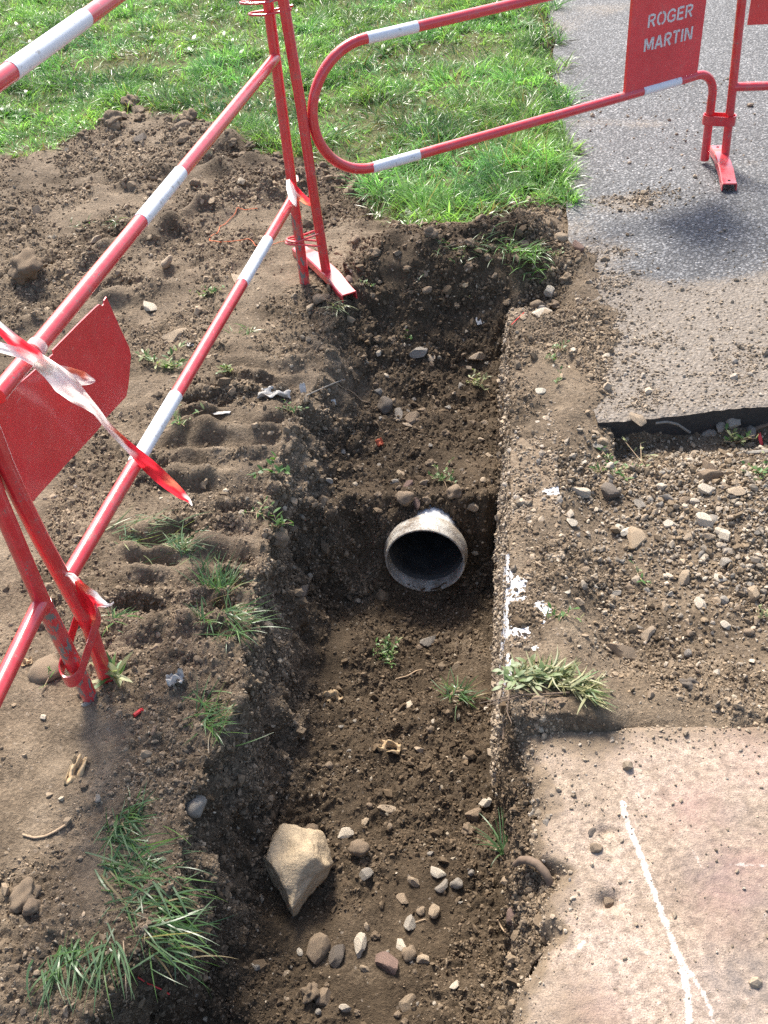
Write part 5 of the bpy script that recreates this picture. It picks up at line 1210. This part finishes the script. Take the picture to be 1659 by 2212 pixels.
weed(955, 1040, 80, .02, .014, .006, 'little green weed above the pipe with exposed roots', stems=6, height=.05, roots=6)
weed(1035, 835, 70, .02, .016, .006, 'pale uprooted weed in the far trench beside the kerb', stems=6, height=.05, roots=9, kinds=(('pale', .9), ('dry', .1)))
weed(880, 735, 14, .01, .014, .006, 'tiny green sprig on the far trench slope', stems=3, height=.025)
weed(350, 795, 90, .03, .026, .008, 'wilted pale weed lying on soil left of the lower rail', stems=6, height=.07, flat=True, kinds=(('pale', .7), ('weed', .3)))
weed(492, 806, 34, .012, .018, .009, 'small rosette weed on tyre marked soil right of the lower rail', stems=6, height=.025, kinds=(('pale', .8), ('weed', .2)))
weed(440, 640, 34, .02, .016, .007, 'green sprigs on bare soil between the two lower rails', stems=5, height=.04, flat=True)
weed(465, 630, 20, .02, .016, .007, 'second sprig near the lower rail white band', stems=4, height=.035, flat=True)
weed(385, 910, 50, .02, .022, .007, 'limp weed half hidden behind the lower white band', stems=6, height=.06, flat=True, kinds=(('pale', .6), ('weed', .4)))
weed(628, 892, 50, .02, .012, .005, 'creeping green weed on the trench lip below the paper scrap', stems=6, height=.04, kinds=(('weed', 1.),))
weed(580, 1022, 30, .02, .024, .010, 'leafy weed on the trench lip right of the lower rail', stems=4, height=.05, flat=True, kinds=(('weed', 1.),))
weed(600, 1140, 36, .02, .022, .009, 'leafy weed at the lip above the brown cobble in the wall', stems=5, height=.035, kinds=(('weed', 1.),))
weed(555, 1110, 30, .02, .014, .005, 'thin creeping weed on the lip left of the wall cobble', stems=5, height=.05, flat=True, kinds=(('weed', .6), ('pale', .4)))
weed(240, 1470, 20, .01, .050, .012, 'jagged dandelion leaf standing beside the foot of the red post', stems=2, height=.03, kinds=(('pale', .5), ('weed', .5)))
weed(1330, 1015, 80, .03, .016, .006, 'straggling green weed on the earth left of the chippings', stems=8, height=.06, flat=True)
weed(1216, 1330, 46, .02, .014, .005, 'small green sprigs on the kerb strip above the uprooted weed', stems=6, height=.045, flat=True)
weed(1385, 1000, 14, .02, .02, .005, 'trailing pale stem on the strip under the asphalt edge', stems=3, height=.08, flat=True, kinds=(('pale', 1.),))
weed(1590, 960, 40, .02, .022, .010, 'yellowish weed under the right end of the asphalt edge', stems=6, height=.045, kinds=(('pale', .8), ('weed', .2)))
weed(1640, 1030, 60, .03, .018, .007, 'bushy green weed at the right edge beside the chippings', stems=8, height=.05)
weed(1380, 1250, 10, .02, .02, .005, 'thin green stem on bare earth of the strip', stems=2, height=.04, flat=True)
weed(1212, 760, 20, .02, .014, .005, 'tiny weeds rooted in the dusty asphalt crack by the kerb', stems=4, height=.03)
weed(1195, 780, 20, .02, .014, .005, 'tiny weed on the kerb strip below the crack weeds', stems=4, height=.03)
weed(1205, 830, 14, .02, .012, .005, 'tiny weed near the small pale flat stone', stems=3, height=.03)
weed(1020, 648, 20, .02, .018, .006, 'trailing weed on the near face of the far soil heap', stems=3, height=.06, flat=True, kinds=(('pale', .7), ('weed', .3)))
weed(800, 620, 20, .02, .012, .005, 'little sprigs on the left face of the far soil heap', stems=4, height=.03)
weed(1200, 560, 26, .02, .014, .005, 'sprigs between far heap and the round pale cobble', stems=5, height=.035)
weed(1215, 405, 34, .02, .035, .018, 'broad green leaves lying over the asphalt edge', stems=4, height=.04, flat=True, kinds=(('weed', 1.),))
weed(95, 1490, 6, .01, .02, .004, 'single green leaf blade on mud left of the strapped legs', stems=1, height=.05, flat=True, kinds=(('weed', 1.),))
weed(1640, 1340, 10, .01, .014, .007, 'small rosette near the right edge above the slab', stems=3, height=.025, kinds=(('pale', 1.),))
# the uprooted plant on the kerb
def uprooted():
    loc, nor, d = hit(1180, 1500); n = 230
    hp = [hit(*p)[0] for p in ((1115, 1478), (1150, 1470), (1195, 1475), (1240, 1490), (1280, 1505))]
    t_ = rng.random(n)*(len(hp)-1.001); i_ = t_.astype(int); f_ = (t_-i_)[:, None]
    base = np.array([hp[i] for i in i_])*(1-f_)+np.array([hp[i+1] for i in i_])*f_+np.concatenate([rng.normal(0, .010, (n, 2)), .006+.018*rng.random((n, 1))], 1)
    az = np.where(t_ > 1.8, -.1, .3)+rng.normal(0, .75, n); c = gcol(n, 'pale'); c = c*np.array([.95, .86, .82]); w_ = rng.random(n) < .12; c[w_] = gcol(w_.sum(), 'weed')*.9
    V, Fc, k = blades(base, az, 1.3+.35*rng.random(n), .0+.3*rng.random(n), .026+.038*rng.random(n), .0030+.0025*rng.random(n), 5, roll=rng.normal(0, .7, n), side_curl=rng.normal(0, .5, n))
    m_ = 90; b2 = np.array([hp[i] for i in (rng.random(m_)*3).astype(int)])+np.concatenate([rng.normal(0, .014, (m_, 2)), .012+.012*rng.random((m_, 1))], 1)
    V2, F2, k2 = blades(b2, rng.random(m_)*6.28, .6+.8*rng.random(m_), .6, .014+.014*rng.random(m_), .006+.004*rng.random(m_), 3, lens=True)
    Fc = np.concatenate([Fc, F2+len(V)]); V = np.concatenate([V, V2]); cc = np.concatenate([np.repeat(c, k, 0), np.repeat(gcol(m_, 'weed')*.45+gcol(m_, 'pale')*.42, k2, 0)])
    o = link('uprooted_weed', fast_mesh('uprooted_weed', V-loc, Fc, True, cols=cc), MAT['weed'], loc=tuple(loc))
    rb_ = MB()
    for pts, r_ in (([(1230, 1500), (1180, 1502), (1130, 1505), (1100, 1492), (1070, 1470), (1062, 1462)], .0022), ([(1130, 1505), (1100, 1515), (1070, 1520), (1045, 1530)], .0015), ([(1120, 1505), (1080, 1512), (1035, 1522)], .0013), ([(1150, 1510), (1145, 1530), (1150, 1545)], .0012), ([(1180, 1512), (1175, 1540)], .001), ([(1200, 1515), (1205, 1545)], .0012), ([(1100, 1505), (1095, 1540), (1105, 1565)], .0014)):
        P_ = [hit(*p)[0] for p in pts]; zt_ = hp[0][2]+.014
        P_ = [np.array([*(at(p[0], p[1], max(q[2], zt_-.01))[:2]), max(q[2], zt_-.012)+.006]) for p, q in zip(pts, P_)]
        rb_.tube([q-loc for q in P_], [r_*(1-.6*i/len(P_)) for i in range(len(P_))], 6)
    rb_.build('roots', MAT['root'], o)
    for sd, (u, v), r_ in ((5, (1165, 1512), .026), (6, (1210, 1518), .022)):
        cl = stone_mesh('soil_clod', sd, 4, 0, (1.2, .7, .5), .36, 4); cl.materials.append(MAT['clod']); cl.transform(Matrix.Scale(r_, 4)); link('soil_clod', cl, None, o, tuple(hit(u, v)[0]-loc))
    tag(o, 'uprooted pale green weed with brown roots draped over the kerb at the slab corner', 'weed')
uprooted()

# ------------------------------------------------------------------ litter, roots, twine
def cord(name, pts, r, mat, label, cat, lift=.002, jitter=0., taper=False):
    P_ = []
    for i in range(len(pts)-1):
        for t_ in np.linspace(0, 1, 5, endpoint=False):
            u = pts[i][0]*(1-t_)+pts[i+1][0]*t_; v = pts[i][1]*(1-t_)+pts[i+1][1]*t_
            P_.append(hit(u+random.gauss(0, jitter), v+random.gauss(0, jitter))[0]+np.array([0, 0, lift]))
    P_ = np.array(P_)
    P_ = np.concatenate([P_[:1], (P_[:-2]+2*P_[1:-1]+P_[2:])/4, P_[-1:]])
    b_ = MB(); b_.tube(P_-P_[0], [r*(1-.7*i/len(P_)) if taper else r for i in range(len(P_))], 7); o = b_.build(name, mat); o.location = P_[0]
    return tag(o, label, cat)
cord('twine', [(556, 452), (530, 455), (512, 450), (508, 465), (490, 482), (475, 492), (472, 505), (455, 512), (452, 522), (480, 525), (510, 523), (538, 517), (548, 527), (552, 533), (575, 533), (605, 525), (630, 519)], .0014, MAT['orange'], 'thin orange twine looped on the bare soil behind the lower rail', 'twine', .004, .8)
cord('twig', [(660, 862), (690, 848), (720, 835), (752, 823)], .0019, MAT['wood'], 'straight grey twig lying over the trench lip', 'twig', .010)
cord('root', [(704, 820), (725, 830), (745, 843), (765, 852), (780, 868), (805, 877)], .0016, MAT['rootp'], 'pale thin root hanging into the trench beside the twig', 'root', .006, 1.)
cord('root', [(50, 1805), (75, 1812), (100, 1808), (125, 1795), (145, 1782)], .0022, MAT['rootp'], 'pale bent root on smooth mud at the lower left', 'root', .003)
cord('root', [(290, 1548), (300, 1540), (312, 1533)], .0042, MAT['plasticred'], 'short red root stub on mud in front of the barrier legs', 'root', .003)
cord('root', [(330, 1590), (334, 1578), (336, 1572)], .0042, MAT['root'], 'short dark brown root stub near the red stub', 'root', .004)
cord('root', [(1072, 1985), (1085, 2010), (1100, 2025), (1110, 2035)][::-1], .0016, MAT['rootp'], 'straw coloured root poking from the soil wall by the slab', 'root', .006)
cord('root', [(1088, 1600), (1090, 1560), (1102, 1545)], .003, MAT['root'], 'dark root hanging down the wall at the slab corner', 'root', .004)
cord('root', [(880, 2010), (900, 1992), (925, 1985)], .0011, MAT['rootp'], 'fine pale root on the trench floor', 'root', .003, 1.)
cord('root', [(855, 1468), (880, 1462), (900, 1450), (915, 1448)], .0018, MAT['rootp'], 'orange brown root beside the bushy weed on the trench floor', 'root', .003)
cord('root', [(300, 2115), (330, 2130), (350, 2140), (370, 2150)], .0012, MAT['plasticred'], 'red fine root hanging under the big grass mat', 'root', .004, 1.5)
cord('root', [(1105, 705), (1120, 690), (1135, 676)], .0013, MAT['plasticred'], 'thin red stem at the far end of the trench by the kerb', 'stem', .006)
cord('straw', [(270, 2040), (274, 2090), (276, 2140), (278, 2195)], .0010, MAT['rootp'], 'long dry straw hanging over the near bank', 'straw', .012)
cord('strip_of_wood', [(1415, 916), (1440, 913), (1462, 918), (1480, 930), (1492, 938)], .0042, MAT['wood'], 'bent grey strip lying below the asphalt edge', 'wood strip', .004)
cord('stick', [(1612, 983), (1640, 980), (1700, 978)], .007, MAT['wood'], 'grey weathered stick at the right edge by the chippings', 'stick', .004)
cord('stick', [(1600, 945), (1630, 930), (1670, 915)], .006, MAT['root'], 'brown stick at the right edge under the asphalt', 'stick', .005)
# old root arching out of the wall under the slab edge
q0, q1 = hit(1115, 1862)[0], hit(1190, 1935)[0]
arcp = [np.array([.125+.0, 0, 0])*0+np.array([*at(u, v, z)[:2], z]) for u, v, z in ((1112, 1868, -.05), (1125, 1858, -.028), (1142, 1858, -.014), (1160, 1866, -.008), (1178, 1885, -.010), (1188, 1905, -.020), (1192, 1930, -.045))]
b_ = MB(); b_.tube([p-arcp[0] for p in arcp], [.005, .0068, .0076, .0078, .0076, .007, .006], 12); o = b_.build('old_root', MAT['root']); o.location = arcp[0]
tag(o, 'thick brown root arching out of the soil under the broken slab edge', 'root')
def scrap(name, u, v, w_, h_, mat, label, cat, rz=0., crumple=.3, seed=1, tilt=(0, 0), thick=.0006, lift=.003):
    loc, nor, d = hit(u, v); g = np.random.default_rng(seed); k = d/FPX; nx, ny = 13, 9; V = []
    for s_ in (1, -1):
        for j in range(ny):
            for i in range(nx):
                x, y = (i/(nx-1)-.5), (j/(ny-1)-.5)
                ew = 1-.28*abs(y)*2*g.random() if i in (0, nx-1) else 1; eh = 1-.35*g.random() if j in (0, ny-1) else 1
                zz_ = crumple*min(w_, h_)*k*float(noise3(np.array([[x*3+seed, y*3, seed*1.3]]), seed)[0])+s_*thick/2
                V.append((x*w_*k*(ew if s_ == 1 else 1), y*h_*1.25*k*(eh if s_ == 1 else 1), zz_))
    m_ = nx*ny
    for i in range(m_): V[m_+i] = (V[i][0], V[i][1], V[i][2]-thick)
    Fc = []
    for j in range(ny-1):
        for i in range(nx-1): a_ = j*nx+i; Fc += [(a_, a_+1, a_+nx+1, a_+nx), (m_+a_, m_+a_+nx, m_+a_+nx+1, m_+a_+1)]
    bd = [i for i in range(nx)]+[j*nx+nx-1 for j in range(1, ny)]+[(ny-1)*nx+i for i in range(nx-2, -1, -1)]+[j*nx for j in range(ny-2, 0, -1)]
    for a_, b2 in zip(bd, bd[1:]+bd[:1]): Fc.append((a_, m_+a_, m_+b2, b2))
    me = fast_mesh(name, V, Fc, True); o = link(name, me, mat, loc=tuple(loc+np.array([0, 0, lift]))); o.rotation_euler = (tilt[0], tilt[1], rz)
    return tag(o, label, cat)
scrap('paper_scrap', 592, 853, 74, 22, MAT['paper'], 'crumpled grey white paper lying on the trench lip by the twig', 'paper', -.25, .8, 3, lift=.006)
scrap('paper_tag', 655, 846, 14, 26, MAT['paper'], 'small white rectangular tag standing at the end of the twig', 'tag', .1, .1, 4, (.9, 0), .001, .008)
scrap('paper_scrap', 480, 894, 40, 8, MAT['paper'], 'thin pale strip lying on the tyre marked bank', 'paper', .0, .3, 5, lift=.004)
scrap('paper_scrap', 380, 1470, 40, 28, MAT['paper'], 'crumpled whitish leaf on soil right of the barrier feet', 'paper', .3, .9, 6, (.3, 0), lift=.006)
scrap('dead_leaf', 720, 1508, 40, 28, MAT['leafd'], 'beige dry leaf on the trench floor', 'leaf', .5, .7, 7, (.25, .1), lift=.005)
scrap('dead_leaf', 842, 1618, 50, 26, MAT['leafd'], 'curled brown leaf in the middle of the trench floor', 'leaf', -.3, 1.3, 8, (.3, 0), lift=.008)
scrap('dead_leaf', 165, 1672, 34, 70, MAT['leafd'], 'folded brown bark piece stuck in the near left mud', 'bark', -.15, 1.0, 9, (.2, .4), lift=.006)
scrap('dead_leaf', 58, 1432, 26, 16, MAT['leafd'], 'small dry leaf beside the half buried stone at left', 'leaf', .2, .8, 10, (.3, 0))
scrap('dead_leaf', 996, 615, 36, 12, MAT['leafd'], 'yellow torn leaf on the face of the far soil heap', 'leaf', -.7, .6, 11, (.4, 0), lift=.006)
scrap('paper_scrap', 1034, 695, 12, 16, MAT['paper'], 'tiny white scrap high in the trench', 'paper', .2, .2, 12, (.6, 0))
scrap('paper_scrap', 412, 745, 16, 12, MAT['paper'], 'tiny white scrap beside the long tan slab of stone', 'paper', .2, .2, 13)
scrap('paper_scrap', 719, 871, 14, 12, MAT['paper'], 'tiny white scrap hanging below the twig', 'paper', .2, .2, 14, (.7, 0))
scrap('brick_fragment', 820, 960, 15, 15, MAT['brick'], 'small orange red brick fragment in the far trench', 'brick', .4, .5, 15, (.4, 0), .006, .006)
scrap('plastic_shard', 1641, 957, 8, 26, MAT['plasticred'], 'thin bright red plastic shard at the right edge', 'plastic', .2, .2, 16, (.9, 0), .001, .012)
loc, nor, d = hit(452, 334)
b_ = MB(); k = .017; b_.add([(k*math.cos(i*.2618), k*math.sin(i*.2618), z) for z in (0, .004) for i in range(24)]+[(.75*k*math.cos(i*.2618), .75*k*math.sin(i*.2618), .0028) for i in range(24)], [tuple(range(23, -1, -1)), tuple(range(48, 72))]+[(i, (i+1) % 24, 24+(i+1) % 24, 24+i) for i in range(24)]+[(24+i, 24+(i+1) % 24, 48+(i+1) % 24, 48+i) for i in range(24)])
o = b_.build('tin_lid', MAT['gold']); o.location = loc+np.array([0, -.004, .012]); o.rotation_euler = (1.1, .2, .3); tag(o, 'tarnished round tin lid standing in the spoil behind the middle rail', 'lid')
# children were built in world space: hang them on their roots
bpy.context.view_layer.update()
for r_ in (bl, bx, ba, bn):
    for c_ in r_.children: c_.matrix_parent_inverse = Matrix.Translation(r_.location).inverted()
